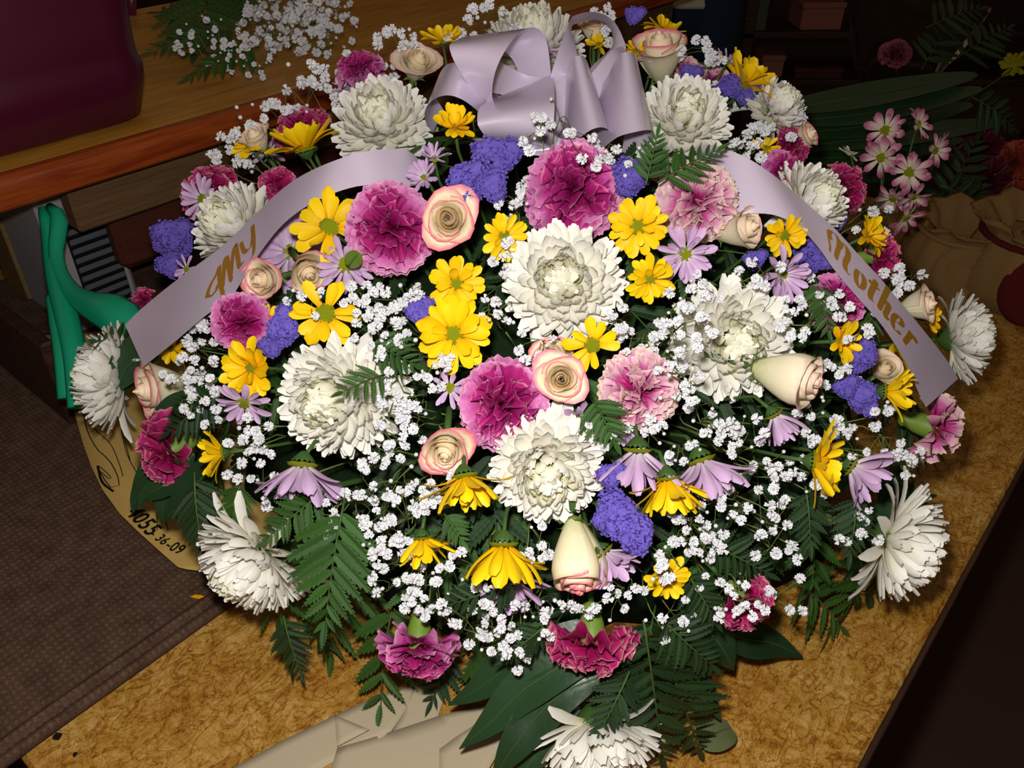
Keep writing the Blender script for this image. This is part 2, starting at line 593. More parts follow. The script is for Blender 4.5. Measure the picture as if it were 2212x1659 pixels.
def carnation(u, v, dpx, face, label, mt=None, off=-.02, n=36, tmax=92, d=None, length=None, group='carnations in the spray', reach=.55):
    d = dome(u, v) + off if d is None else d
    Dm = dpx * d / F
    ax = vaxis(u, v, face)
    pos = CAM + d * ray(u, v) - ax * .22 * Dm
    root = thing('carnation', label, 'flower', frame(pos, ax, random.uniform(0, 6.3)), group)
    ga = math.pi * (3 - math.sqrt(5))
    for i in range(n):
        g = (i + .5) / n
        th = math.acos(1 - g * (1 - math.cos(math.radians(tmax)))) + random.uniform(-.12, .12)
        L = Dm * (.44 + .09 * g + random.uniform(-.04, .03))
        inner = g < .5
        rl = random.uniform(-1.5, 1.5) if inner else random.uniform(-.5, .5)
        if inner:
            L *= random.uniform(.84, 1.0)
        put('petal', random.choice(CARP[2:5] if inner else CARP), (CARI if (mt or CAR) is CAR and g < .55 else (mt or CAR)), root, petal_mat(th, i * ga + random.uniform(-.6, .6), .01 * Dm, L, rl, (.7 if inner else .8) + .35 * g))
    put('calyx', CALC, GREEN, root, Matrix.Scale(Dm * .92, 4))
    stem_to(root, pos - ax * .3 * Dm, ax, Dm, .0026, length=length, reach=reach)
    return root

def rose(u, v, dpx, face, label, o=1.0, tall=1.0, off=-.02, d=None, pale=False, spin=None):
    """dpx: width; tall: height over width"""
    d = dome(u, v) + off if d is None else d
    ps = ROSES[o]
    wunit = {1.0: 1.36, .55: 1.1, .15: .88}[o]
    Dm = dpx * d / F / wunit
    ax = vaxis(u, v, face)
    hh = tall * dpx * d / F
    pos = CAM + d * ray(u, v) - ax * hh * .55
    root = thing('rose', label, 'flower', frame(pos, ax, random.uniform(0, 6.3) if spin is None else spin), 'cream roses with pink rims')
    ga = math.radians(137.5)
    for i, (me, g) in enumerate(ps):
        mx = Matrix.Rotation(i * ga, 4, 'Z') @ Matrix.Diagonal((Dm, Dm, hh, 1))
        put('petal', me, ROSEC if g < .62 and o > .5 else (ROSEP if pale else ROSE), root, mx)
    put('sepals', SEPM, GREEN, root, Matrix.Scale(Dm * .8, 4))
    stem_to(root, pos, ax, hh, .003)
    return root

def floret_mesh(seed, n=95, fx=1.0, fy=.8, fz=.5):
    r = random.Random(seed)
    m = MB()
    cv = []
    for j in range(9):
        for i in range(16):
            th, ph = math.pi * .62 * j / 8, 2 * math.pi * i / 16
            lump = .9 * (1 + .16 * math.sin(3 * ph + seed) + .1 * math.sin(5 * th + 2 * seed))
            cv.append(np.array([math.sin(th) * math.cos(ph) * fx, math.sin(th) * math.sin(ph) * fy, math.cos(th) * fz]) * .5 * lump)
    m.add(cv, [(j * 16 + i, (j + 1) * 16 + i, (j + 1) * 16 + (i + 1) % 16, j * 16 + (i + 1) % 16) for j in range(8) for i in range(16)])
    for i in range(n):
        th = math.acos(1 - 1.25 * r.random())
        ph = r.uniform(0, 6.3)
        dr = np.array([math.sin(th) * math.cos(ph), math.sin(th) * math.sin(ph), math.cos(th)])
        lump = 1 + .16 * math.sin(3 * ph + seed) + .1 * math.sin(5 * th + 2 * seed)
        c = dr * np.array([fx, fy, fz]) * .5 * lump * r.uniform(.84, 1.0)
        z = nrm(dr + np.array([r.uniform(-.5, .5) for _ in range(3)]))
        x = nrm(np.cross(z, [.3, .5, .8])); y = np.cross(z, x)
        R = r.uniform(.045, .07)
        v = [c - z * .06]
        for k in range(10):
            a = 2 * math.pi * k / 10
            rr = R * (1.0 if k % 2 else .72) * r.uniform(.85, 1.15)
            v.append(c + rr * (math.cos(a) * x + math.sin(a) * y) + z * r.uniform(.0, .04))
        m.add(v, [(0, 1 + k, 1 + (k + 1) % 10) for k in range(10)])
    return m.mesh('florets')
STAM = [floret_mesh(s, 190, 1, fy, .5) for s, fy in ((1, .8), (2, .6), (3, 1.0), (4, .7))]

def statice(blobs, label, off=-.03, face=(0, .1, 1)):
    """blobs: (u, v, width px, turn)"""
    u, v = blobs[0][:2]
    d0 = dome(u, v) + off
    ax = vaxis(u, v, face)
    root = thing('statice', label, 'flower', frame(CAM + d0 * ray(u, v), ax), 'purple statice in the spray')
    inv = root.matrix_basis.inverted()
    for k, b in enumerate(blobs):
        d = dome(b[0], b[1]) + off + random.uniform(-.008, .008)
        p = CAM + d * ray(b[0], b[1])
        a = vaxis(b[0], b[1], (face[0] + random.uniform(-.2, .2), face[1] + random.uniform(-.2, .2), face[2]))
        mx = inv @ frame(p, a, b[3]) @ Matrix.Scale(b[2] * d / F, 4)
        put('floret_cluster', STAM[(k + int(u)) % 4], STAT, root, mx, kind='stuff')
        q = inv @ Vector(P(b[0], b[1], None, .10))
        mb = MB()
        mb.tube(cr([np.array(inv @ Vector(p)) , np.array(q) * .6 + np.array(inv @ Vector(p)) * .4, np.array(q)], 4), .0018, 5)
        put('stem', mb.mesh('stem'), DKGREEN, root)
    return root

def blossom_mesh(seed):
    r = random.Random(seed)
    m = MB()
    ga = math.pi * (3 - math.sqrt(5))
    n = 17
    for i in range(n):
        g = (i + .5) / n
        th = math.acos(1 - g * 1.25) + r.uniform(-.15, .15)
        ph = i * ga + r.uniform(-.3, .3)
        mx = petal_mat(th, ph, .04, .46 * r.uniform(.85, 1.1), r.uniform(-.4, .4))
        v = [(-.08, .1, 0), (.08, .1, 0), (.34, .72, .10), (.30, .98, .20), (0, .88, .10), (-.30, .98, .20), (-.34, .72, .10), (0, .55, -.06)]
        m.add([tuple(mx @ Vector(a)) for a in v], [(0, 1, 7), (1, 2, 7), (2, 3, 4, 7), (4, 5, 6, 7), (6, 0, 7)])
    me = m.mesh('blossom', False)
    me.materials.append(GYP)
    me.materials.append(GYPS)
    k = len(me.polygons)
    return me

def bud_mesh():
    m = MB()
    m.lathe([(.02, -.3), (.16, -.2), (.26, 0), (.22, .2), (.08, .33), (0.01, .36)], 8)
    me = m.mesh('bud')
    me.materials.append(GYP)
    return me
BLOS = [blossom_mesh(s) for s in range(6)]
BUD = bud_mesh()

def gyp(u, v, r, n, note, off=-.01, spread=.03, size=25, aspect=1.0, depth=None, buds=.22, group="baby's breath sprigs", base=None, whole=None):
    """one airy sprig: a branching stem and n blossoms over a patch r pixels wide"""
    dd = (lambda a, b: dome(a, b) + off) if depth is None else (lambda a, b: depth)
    pc = P(u, v, dd(u, v))
    ax = vaxis(u, v, (0, .15, 1))
    bs = P(*base) if base else (DC + (pc - DC) * .72 if depth is None else pc + np.array([0, .06, -.12]))
    label = whole or ("white baby's breath sprig " + note)
    root = thing('babys_breath', label, 'flower', frame(bs, ax), group)
    inv = root.matrix_basis.inverted()
    mb = MB()
    fork = bs + (pc - bs) * .55
    mb.tube(np.array([inv @ Vector(a) for a in cr([bs, (bs + fork) / 2 + rng.normal(0, .004, 3), fork], 4)]), .0009, 4)
    subs = []
    ns = max(2, n // 5)
    for k in range(ns):
        a = random.uniform(0, 6.3)
        rr = r * math.sqrt(random.random()) * .7
        uu, vv = u + rr * math.cos(a), v + rr * math.sin(a) * aspect
        p = P(uu, vv, dd(uu, vv) + .02)
        subs.append((uu, vv, p))
        mb.tube(np.array([inv @ Vector(q) for q in cr([fork, (fork + p) / 2 + rng.normal(0, .006, 3), p], 4)]), [.0008, .0007, .0006, .0005], 4)
    for k in range(n):
        uu0, vv0, sp = subs[k % ns]
        if random.random() < .72:
            a, rr = random.uniform(0, 6.3), r * math.sqrt(random.random())
            uu, vv = u + rr * math.cos(a), v + rr * math.sin(a) * aspect
        else:
            uu, vv = uu0 + random.gauss(0, .26 * r), vv0 + random.gauss(0, .26 * r * aspect)
        d = dd(uu, vv) - random.uniform(-.3, .7) * spread
        p = P(uu, vv, d)
        bud = random.random() < buds
        sz = size * random.uniform(.8, 1.15) * d / F * (.72 if bud else 1.0)
        nz = vaxis(uu, vv, (random.uniform(-.7, .7), random.uniform(-.7, .7), 1))
        put('blossom' if not bud else 'bud', BUD if bud else random.choice(BLOS), None, root, inv @ frame(p, nz, random.uniform(0, 6.3)) @ Matrix.Scale(sz, 4))
        sp2 = min((s for s in subs), key=lambda s: (s[0] - uu) ** 2 + (s[1] - vv) ** 2)[2]
        e = p - nz * .3 * sz
        mb.tube(np.array([inv @ Vector(q) for q in cr([sp2, (sp2 + e) / 2 + rng.normal(0, .0035, 3) + np.array([0, 0, .003]), e], 4)]), [.0005, .0005, .0004, .0004], 3, False)
    put('stem', mb.mesh('stem'), GYPS, root)
    return root

# ------------------------------------------------------------------ leaves
def pinna_mesh(name, lobes, depth):
    """one serrated fern pinna, unit length along Y, folded a little along the midrib"""
    m = MB()
    n = lobes
    for s in (-1, 1):
        for j in range(n):
            t0, t1 = j / n, (j + 1) / n
            wd = .165 * math.sin(math.pi * min((t0 + .18) * .92, 1)) ** .8 * (1 - .45 * t0)
            y0, y1 = t0, min(t1 + .02, 1)
            v = [(0, y0, 0), (0, y1, 0), (s * wd * (1 - depth), y1 + .02, wd * .25), (s * wd * 1.05, y1 + .055 * (1 - t0), wd * .22), (s * wd * .85, y0 + .07, wd * .3), (s * wd * .5, y0 + .015, wd * .2)]
            f = [(0, 5, 2, 1), (5, 4, 3, 2)]
            m.add(v, f if s < 0 else [a[::-1] for a in f])
    return m.mesh(name, False)
PINN = [pinna_mesh('pinna', 8, .38), pinna_mesh('pinna', 10, .6)]

def frond(a, b, normal, label, group=None, width=.5, pairs=9, mt=None, bend=.1, var=0, start=.12, name='fern_frond'):
    """fern frond from a to b"""
    a, b = np.asarray(a, float), np.asarray(b, float)
    L = np.linalg.norm(b - a)
    y = nrm(b - a)
    z = nrm(normal - y * (normal @ y))
    x = np.cross(y, z)
    root = thing(name, label, 'fern', mat4(x, y, z, a), group)
    mb = MB()
    ts = np.linspace(0, 1, 7)
    zc = lambda t: bend * L * 4 * t * (1 - t)
    mb.tube([(0, L * t, zc(t)) for t in ts], [.0012 * (1 - .7 * t) for t in ts], 4)
    put('rachis', mb.mesh('rachis'), DKGREEN, root)
    for j in range(pairs):
        t = start + (1 - start) * j / pairs
        for s in (-1, 1):
            l = L * width * (1 - t) ** .75 * (.75 + .25 * min(1, t / .3)) * random.uniform(.9, 1.08) + .006
            ang = math.radians(58 - 22 * t + random.uniform(-6, 6))
            d = np.array([s * math.sin(ang), math.cos(ang), random.uniform(-.12, .12) - .15])
            d = nrm(d)
            n_ = nrm(np.array([random.uniform(-.2, .2), random.uniform(-.2, .2), 1]) - d * d[2])
            xx = np.cross(d, n_)
            put('pinna', PINN[var], mt or FERND, root, mat4(xx, d, n_, (0, L * (t + .03 * (s > 0)), zc(t)), l))
    put('pinna', PINN[var], mt or FERND, root, mat4(np.array([1., 0, 0]), np.array([0, 1., 0]), np.array([0, 0, 1.]), (0, L * .95, zc(.95)), L * width * .22 + .01))
    return root

def blade(pts, width, normal, label, mt=None, group=None, name='lance_leaf', fold=.18, wprof=None, nu=5, nv=20, cat='leaf', ps=1.0):
    """long pointed leaf along 3-D points"""
    p = cr(pts, nv)
    t = np.gradient(p, axis=0)
    c0 = p[0].copy()
    v, uv = [], []
    for j in range(nv):
        g = j / (nv - 1)
        w_ = width * .5 * (wprof(g) if wprof else max(math.sin(math.pi * (g * .96 + .03) ** .8) ** ps, .02))
        tj = nrm(t[j])
        n = nrm(normal - tj * (normal @ tj))
        s = np.cross(tj, n)
        for i in range(nu):
            q = 2 * i / (nu - 1) - 1
            v.append(p[j] - c0 + s * w_ * q + n * (fold * w_ * abs(q) + .04 * w_ * math.sin(g * 9 + q * 2)))
            uv.append((i / (nu - 1), g))
    me = mesh(name, v, grid_faces(nu, nv), uv)
    o = put(name, me, mt or BLADE, None, Matrix.Translation(c0))
    tag(o, label, cat, group)
    mb = MB()
    mb.tube([(p[j] - c0) + nrm(normal) * .0006 for j in range(nv - 1)], [.0011 * (1 - .8 * j / nv) for j in range(nv - 1)], 4)
    put('midrib', mb.mesh('midrib'), DKGREEN, o)
    return o

# ================================================================== setting
def node_mat(name, build, rough=.6, spec=.3):
    m = bpy.data.materials.new(name)
    m.use_nodes = True
    t = m.node_tree
    b = t.nodes['Principled BSDF']
    b.inputs['Roughness'].default_value = rough
    b.inputs['Specular IOR Level'].default_value = spec
    build(t.nodes, t.links.new, b)
    return m

def n_tex(N, L, scale, detail=4, stretch=(1, 1, 1), rot=0, dist=0.0, src='Object'):
    tc = N.new('ShaderNodeTexCoord')
    mp = N.new('ShaderNodeMapping')
    mp.inputs['Scale'].default_value = stretch
    mp.inputs['Rotation'].default_value = (0, 0, rot)
    L(tc.outputs[src], mp.inputs[0])
    nz = N.new('ShaderNodeTexNoise')
    nz.inputs['Scale'].default_value = scale
    nz.inputs['Detail'].default_value = detail
    nz.inputs['Distortion'].default_value = dist
    L(mp.outputs[0], nz.inputs['Vector'])
    return nz.outputs['Fac'], mp

def n_ramp(N, L, fac, stops):
    r = N.new('ShaderNodeValToRGB')
    e = r.color_ramp.elements
    e[0].position, e[0].color = stops[0]
    e[1].position, e[1].color = stops[-1]
    for p, c in stops[1:-1]:
        x = e.new(p); x.color = c
    L(fac, r.inputs[0])
    return r.outputs[0]

def n_mix(N, L, fac, a, b, mode='MIX'):
    m = N.new('ShaderNodeMix'); m.data_type = 'RGBA'; m.blend_type = mode
    if isinstance(fac, float): m.inputs[0].default_value = fac
    else: L(fac, m.inputs[0])
    for i, q in ((6, a), (7, b)):
        if isinstance(q, tuple): m.inputs[i].default_value = q
        else: L(q, m.inputs[i])
    return m.outputs[2]

def n_bump(N, L, b, h, strength, dist):
    bp = N.new('ShaderNodeBump')
    bp.inputs['Strength'].default_value = strength
    bp.inputs['Distance'].default_value = dist
    L(h, bp.inputs['Height'])
    L(bp.outputs[0], b.inputs['Normal'])

def b_laminate(N, L, b):
    f3, _ = n_tex(N, L, 9, 3)
    f4, _ = n_tex(N, L, 45, 4, (1, 1, 1), 0, 1.0)
    c = n_ramp(N, L, f4, [(.3, lin(172, 130, 52)), (.5, lin(188, 150, 74)), (.7, lin(204, 170, 104))])
    W_ = (1, 1, 1, 1)
    for sc, st, rot, k_, dark in ((26, (1, 1.9, 1), .5, .75, (150, 98, 34)), (44, (1.8, 1, 1), -.3, .55, (170, 116, 48)), (80, (1, 2.4, 1), 1.1, .6, (150, 104, 46))):
        f, _ = n_tex(N, L, sc, 3, st, rot, 1.8)
        c2 = n_ramp(N, L, f, [(.41, W_), (.46, lin(232, 212, 168)), (.485, lin(*dark)), (.505, lin(235, 215, 170)), (.54, W_)])
        c = n_mix(N, L, k_, c, c2, 'MULTIPLY')
    c3 = n_ramp(N, L, f3, [(.35, lin(228, 200, 150)), (.65, W_)])
    L(n_mix(N, L, .6, c, c3, 'MULTIPLY'), b.inputs['Base Color'])
LAM = node_mat('yellow_brown_laminate', b_laminate, .42, .3)

def b_mat(N, L, b):
    tc = N.new('ShaderNodeTexCoord')
    mp = N.new('ShaderNodeMapping')
    L(tc.outputs['Object'], mp.inputs[0])
    wv = N.new('ShaderNodeTexWave'); wv.inputs['Scale'].default_value = 38; wv.inputs['Distortion'].default_value = 1.6; wv.inputs['Detail Scale'].default_value = 8
    wv.bands_direction = 'Y'
    L(mp.outputs[0], wv.inputs['Vector'])
    wx = N.new('ShaderNodeTexWave'); wx.inputs['Scale'].default_value = 48; wx.inputs['Distortion'].default_value = 1.5
    L(mp.outputs[0], wx.inputs['Vector'])
    f, _ = n_tex(N, L, 60, 4)
    g, _ = n_tex(N, L, 500, 2)
    a = N.new('ShaderNodeMath'); a.operation = 'MULTIPLY'
    L(wv.outputs['Fac'], a.inputs[0]); L(wx.outputs['Fac'], a.inputs[1])
    c = n_ramp(N, L, a.outputs[0], [(0, lin(98, 76, 64)), (1, lin(122, 98, 80))])
    c = n_mix(N, L, .8, c, n_ramp(N, L, f, [(.3, lin(190, 180, 180)), (.7, lin(255, 255, 250))]), 'MULTIPLY')
    c = n_mix(N, L, .6, c, n_ramp(N, L, g, [(.3, lin(150, 140, 140)), (.7, lin(255, 255, 250))]), 'MULTIPLY')
    L(c, b.inputs['Base Color'])
    n_bump(N, L, b, a.outputs[0], .5, .0012)
MATB = node_mat('brown_woven', b_mat, .95, .05)

def wood(name, c0, c1, sc=9, st=(1, 14, 14), rough=.5, spec=.3):
    def bl(N, L, b):
        f, _ = n_tex(N, L, sc, 5, st, 0, 1.0)
        L(n_ramp(N, L, f, [(.3, c0), (.7, c1)]), b.inputs['Base Color'])
    return node_mat(name, bl, rough, spec)
SHELFW = wood('shelf_top_wood', lin(176, 116, 38), lin(212, 154, 62), 6, (1, 9, 9), .38, .4)
SHELFR = wood('shelf_edge_redwood', lin(120, 44, 15), lin(162, 76, 26), 7, (1, 14, 14), .35, .4)
BOARD = wood('plain_board', lin(88, 64, 42), lin(112, 84, 54), 12)
REDB = wood('dark_red_board', lin(66, 30, 22), lin(84, 42, 30), 12)
DARKW = wood('dark_wood', lin(44, 26, 20), lin(70, 44, 32), 10)
POSTW = wood('pale_post', lin(110, 84, 50), lin(134, 104, 66), 10)
def plain(name, c, rough=.6, spec=.3, bump=None, **k):
    return M(name, c, rough, spec, bump=bump, **k)
FLOORM = plain('dark_brown_carpet', lin(74, 54, 44), .95, .05, (300, .5))
WALLM = plain('dim_wall', lin(70, 56, 46), .9, .1)
WHITEP = plain('grey_white_plastic', lin(150, 146, 146), .5, .3)
GREYP = plain('grey_slat_plastic', lin(86, 90, 96), .5, .3)
TEAL = plain('teal_plastic', lin(14, 150, 112), .33, .5)
BURG = plain('burgundy_plastic', lin(74, 18, 40), .30, .45, (40, .1))
PAPER = plain('tan_paper', lin(196, 162, 92), .7, .2, (25, .25))
TISSUE = plain('cream_tissue', lin(192, 177, 148), .7, .25, (20, .3), trans=.1)
INK = plain('ink_black', lin(24, 22, 14), .8, .1)
BURLAP = M('burlap', lin(128, 98, 60), .95, .05, bump=(500, .8))
BURLAPD = M('burlap_dark_red', lin(78, 26, 24), .95, .05, bump=(300, .6))
DENIM = plain('dark_denim', lin(34, 48, 66), .9, .1, (700, .4))
SHIRT = plain('cream_shirt', lin(200, 190, 166), .9, .1)
SKIN = plain('skin', lin(206, 160, 130), .6, .3)
HAIRM = plain('brown_hair', lin(60, 40, 28), .6, .3)
CARDB = plain('pink_brown_cardboard', lin(150, 96, 84), .85, .1)
CARDW = plain('white_card', lin(190, 186, 184), .8, .1)
BLACKP = plain('black_plastic', lin(18, 18, 20), .4, .4)

def struct(name, mb, m, smooth=False):
    o = put(name, mb.mesh(name, smooth), m)
    o['kind'] = 'structure'
    return o

FZ = -.76                                   # floor below the table top
mb = MB(); mb.box((-4, -1.6, FZ - .05), (8.5, 0, 0), (0, 7.4, 0), (0, 0, .05)); struct('floor', mb, FLOORM)
mb = MB(); mb.box((-4, 5.75, FZ), (8.5, 0, 0), (0, .1, 0), (0, 0, 2.7)); struct('wall_back', mb, WALLM)
mb = MB(); mb.box((-4.1, -1.6, FZ), (.1, 0, 0), (0, 7.4, 0), (0, 0, 2.7)); struct('wall_left', mb, WALLM)
mb = MB(); mb.box((4.5, -1.6, FZ), (.1, 0, 0), (0, 7.4, 0), (0, 0, 2.7)); struct('wall_right', mb, WALLM)

# local frame of the bench: X along s, Y across (to the left), so -Y is q
BX = mat4(SD, -SN, np.array([0, 0, 1.0]), np.zeros(3))
def bbox(s0, s1, q0, q1, z0, z1, bev=0.0):
    """box in bench coordinates (local x = s, local y = -q)"""
    m = MB(); m.box((s0, -q1, z0), (s1 - s0, 0, 0), (0, q1 - q0, 0), (0, 0, z1 - z0), bev)
    return m

QL, QR, S0, S1 = -.603, -.025, .024, 1.76
tb = thing('work_table', 'work table with a mottled yellow-brown laminate top under the flower spray', 'table', BX)
put('tabletop', bbox(S0, S1, -1.95, QR, -.036, 0, .004).mesh('tabletop', False), LAM, tb)
put('edge_band', bbox(S0, S1, QR + .0005, QR + .006, -.05, -.002, .001).mesh('edge_band', False), DARKW, tb)
for s_ in (S0 + .06, S1 - .12):
    for q_ in (-1.9, QR - .1):
        put('leg', bbox(s_, s_ + .06, q_, q_ + .06, FZ, -.036, .004).mesh('leg', False), DARKW, tb)

# brown woven mat with a rolled hem along the laminate
mt = thing('woven_mat', 'brown ribbed woven mat with a stitched hem covering the far half of the table', 'mat', BX)
mb = MB()
ns, nq = 26, 12
v, uv = [], []
for j in range(nq):
    for i in range(ns):
        s_ = -.16 + (S1 - .1) * i / (ns - 1)
        q_ = QL - .016 - (.92 - .02) * j / (nq - 1)
        z_ = .006 + (.0 if s_ > S0 else -1.5 * (S0 - s_) ** 1.6) + .0007 * math.sin(s_ * 60 + j)
        v.append((s_, -q_, z_))
mb.add(v, grid_faces(ns, nq))
put('weave', mb.mesh('weave'), MATB, mt)
for k, (qq, r_) in enumerate(((QL - .007, .0065), (QL - .0215, .0075))):
    mb = MB()
    ss = np.linspace(-.16, S1 - .26, 40)
    mb.tube([(s_, -qq, .0068 + (0 if s_ > S0 else -1.5 * (S0 - s_) ** 1.6)) for s_ in ss], r_, 8)
    put('hem', mb.mesh('hem'), MATB, mt)

# scrap and crumbs on table and mat
def scrap(u, v, z, pts, m, label, name='petal_scrap', cat='scrap'):
    p = onz(u, v, z)
    me = MB(); me.add([(x * .001, y * .001, .0005 + .0015 * (i % 2)) for i, (x, y) in enumerate(pts)], [tuple(range(len(pts)))])
    tag(put(name, me.mesh(name), m, None, Matrix.Translation(p)), label, cat)
scrap(427, 1290, .011, [(-8, 0), (-3, 2), (4, 2), (8, -1), (2, -3), (-5, -2)], YEL, 'fallen yellow petal lying on the brown mat')
scrap(123, 1593, .001, [(-4, 0), (-2, 4), (3, 4), (5, 1), (3, -3), (-2, -3)], INK, 'dark crumb near the corner of the yellow-brown table top', 'crumb')
scrap(161, 1632, .001, [(-2, 0), (-1, 2), (2, 3), (3, 1), (1, -2)], INK, 'smaller dark crumb nearest the table end', 'crumb')

# ------------------------------------------------------------------ shelf behind, on the left
sh = thing('wooden_shelf', 'long wooden shelf with a red-brown rounded front edge behind the spray', 'shelf', BX)
put('shelf_top', bbox(-.9, 2.05, -1.85, -1.135, .283, .319, .003).mesh('shelf_top', False), SHELFW, sh)
mb = MB()
prof = [(-1.136, .278), (-1.117, .278), (-1.113, .282), (-1.113, .306), (-1.116, .314), (-1.122, .3195), (-1.13, .3205), (-1.136, .3195)]
k = len(prof)
mb.add([(s_, -q_, z_) for s_ in (-.9, 2.05) for q_, z_ in prof], [(i, (i + 1) % k, k + (i + 1) % k, k + i) for i in range(k)] + [tuple(range(k)), tuple(range(k, 2 * k))[::-1]])
put('front_edge', mb.mesh('front_edge', False), SHELFR, sh)
put('apron', bbox(.425, 2.0, -1.20, -1.165, .196, .277, .004).mesh('apron', False), BOARD, sh)
put('back_board', bbox(.3, 1.74, -1.84, -1.82, .0, .28).mesh('back_board', False), DARKW, sh)
for (s_, q_) in ((.40, -1.50), (1.62, -1.30)):
    put('post', bbox(s_, s_ + .05, q_, q_ + .085, .0, .283, .003).mesh('post', False), POSTW, sh)
dr = put('drawer', bbox(.485, 1.5, -1.24, -1.20, .096, .19, .012).mesh('drawer', False), REDB, sh)
put('drawer', bbox(.60, 1.5, -1.27, -1.235, .010, .088, .01).mesh('drawer', False), DARKW, sh)

pn = put('wood_panel', bbox(.283, .301, -1.75, -1.03, .0, .135, .003).mesh('wood_panel', False), DARKW, None, BX)
tag(pn, 'dark brown wooden panel standing across the mat beneath the shelf', 'panel')
# white slatted box under the shelf
wb = thing('vent_box', 'grey-white box with a slatted side under the wooden shelf', 'box', BX)
put('casing', bbox(.405, .515, -1.44, -1.25, .0, .235, .006).mesh('casing', False), WHITEP, wb)
mb = MB(); mb.box((.432, 1.2495, .03), (.07, 0, 0), (0, -.002, 0), (0, 0, .15)); put('slat_recess', mb.mesh('recess', False), BLACKP, wb)
for i in range(9):
    mb = MB(); mb.box((.434, 1.2485, .036 + .0155 * i), (.066, 0, 0), (0, -.006, .004), (0, 0, .009), .001)
    put('slat', mb.mesh('slat', False), GREYP, wb)

# burgundy container on the shelf
def rrect(a, b, r, z, n=6):
    o = []
    for cx, cy, a0 in ((a - r, b - r, 0), (-a + r, b - r, 90), (-a + r, -b + r, 180), (a - r, -b + r, 270)):
        for i in range(n + 1):
            g = math.radians(a0 + 90 * i / n)
            o.append((cx + r * math.cos(g), cy + r * math.sin(g), z))
    return o
def rloft(m, rings):
    k = len(rings[0])
    m.add([p for r in rings for p in r], [(i * k + j, i * k + (j + 1) % k, (i + 1) * k + (j + 1) % k, (i + 1) * k + j) for i in range(len(rings) - 1) for j in range(k)])
bk = thing('burgundy_container', 'large burgundy plastic container with rounded corners on the shelf', 'container', BX @ Matrix.Translation((.437, 1.317, .3205)))
mb = MB()
rings = [rrect(.13, .13, .05, 0), rrect(.146, .142, .055, .006), rrect(.158, .155, .06, .05), rrect(.161, .158, .06, .075), rrect(.158, .155, .06, .083), rrect(.157, .154, .06, .10), rrect(.172, .168, .065, .34), rrect(.166, .162, .06, .34), rrect(.15, .148, .055, .09), rrect(.14, .13, .05, .02)]
rloft(mb, rings)
k = len(rings[0])
mb.f.append(tuple(range(k))[::-1]); mb.f.append(tuple((len(rings) - 1) * k + j for j in range(k)))
put('body', mb.mesh('body'), BURG, bk)
mb = MB(); mb.tube(cr([(.163, -.1, .13), (.186, -.09, .2), (.19, -.06, .27), (.172, -.03, .31)], 10), [.008] * 10, 8, True, 2.0); put('handle', mb.mesh('handle'), BURG, bk)
mb = MB(); rloft(mb, [rrect(.176, .172, .067, .325), rrect(.181, .177, .068, .330), rrect(.181, .177, .068, .342), rrect(.176, .172, .067, .346)]); put('rim', mb.mesh('rim'), BURG, bk)

# fern and baby's breath lying on the shelf
upn = np.array([0, 0, 1.0])
def onshelf(u, v, dz=0.0):
    return onz(u, v, .321 + dz)
for k, (a, b, n_) in enumerate((((520, 60), (318, 118), 'top fern of the cut pile beside the burgundy container'), ((500, 20), (330, 30), 'fern at the back of the pile beside the burgundy container'), ((560, 100), (400, 175), "lowest fern, under the baby's breath bundle on the shelf"), ((470, -20), (420, 130), 'fern lying crosswise on the shelf pile'))):
    frond(onshelf(*a, .05), onshelf(*b, .02 + .01 * (k == 0)), nrm([0, -.5, 1]), 'dull green cut fern frond, ' + n_, 'cut ferns on the shelf', .42, 8, FERN, .05, 1)
for k, (u, v, r, n, nt) in enumerate(((455, 95, 80, 34, "thin outer sprig of the baby's breath bundle nearest the burgundy container"), (540, 95, 85, 40, "loose baby's breath sprig drooping over the shelf front"), (610, 45, 95, 70, "dense baby's breath sprig at the middle of the shelf bundle"), (690, 60, 80, 70, "dense baby's breath sprig at the end of the shelf bundle"), (660, 5, 100, 60, "baby's breath sprig at the back of the shelf bundle"), (560, 10, 90, 46, "baby's breath sprig at the top of the shelf pile"))):
    dd = np.linalg.norm(onshelf(u, v, .06) - CAM) / np.linalg.norm(ray(u, v))
    gyp(u, v, r, n, '', 0, .05, 20 if k > 1 else 15, .8, dd, .35, "cut baby's breath on the shelf", None, nt)

# ------------------------------------------------------------------ teal tool, paper, tissue
tl = thing('stem_tool', 'teal plastic plier-shaped stem tool leaning under the shelf beside the white chrysanthemum', 'tool', Matrix.Translation(P(165, 830, .96)))
tinv = tl.matrix_basis.inverted()
def tealpart(name, pts, widths, flat):
    p = cr([tinv @ Vector(P(*q)) for q in pts], 18)
    w_ = np.interp(np.linspace(0, 1, 18), np.linspace(0, 1, len(widths)), widths)
    vx = np.array([1.0, 0, 0])
    mb = MB(); v = []
    k = 10
    for i in range(18):
        t = nrm(np.gradient(p, axis=0)[i])
        zz = nrm(-ray(150, 650)); x = nrm(np.cross(t, zz)); zz = np.cross(x, t)
        for j in range(k):
            g = 2 * math.pi * j / k
            v.append(p[i] + x * w_[i] * math.cos(g) + zz * w_[i] * flat * math.sin(g) * (1.25 if j in (2, 3) else 1))
    mb.add(v, [(i * k + j, i * k + (j + 1) % k, (i + 1) * k + (j + 1) % k, (i + 1) * k + j) for i in range(17) for j in range(k)] + [tuple(range(k))[::-1], tuple(17 * k + j for j in range(k))])
    return put(name, mb.mesh(name), TEAL, tl)
tealpart('long_handle', [(93, 448, 1.10), (108, 520, 1.09), (122, 600, 1.06), (146, 690, 1.02), (162, 770, .99), (170, 880, .97)], [.006, .011, .013, .014, .013, .012], .6)
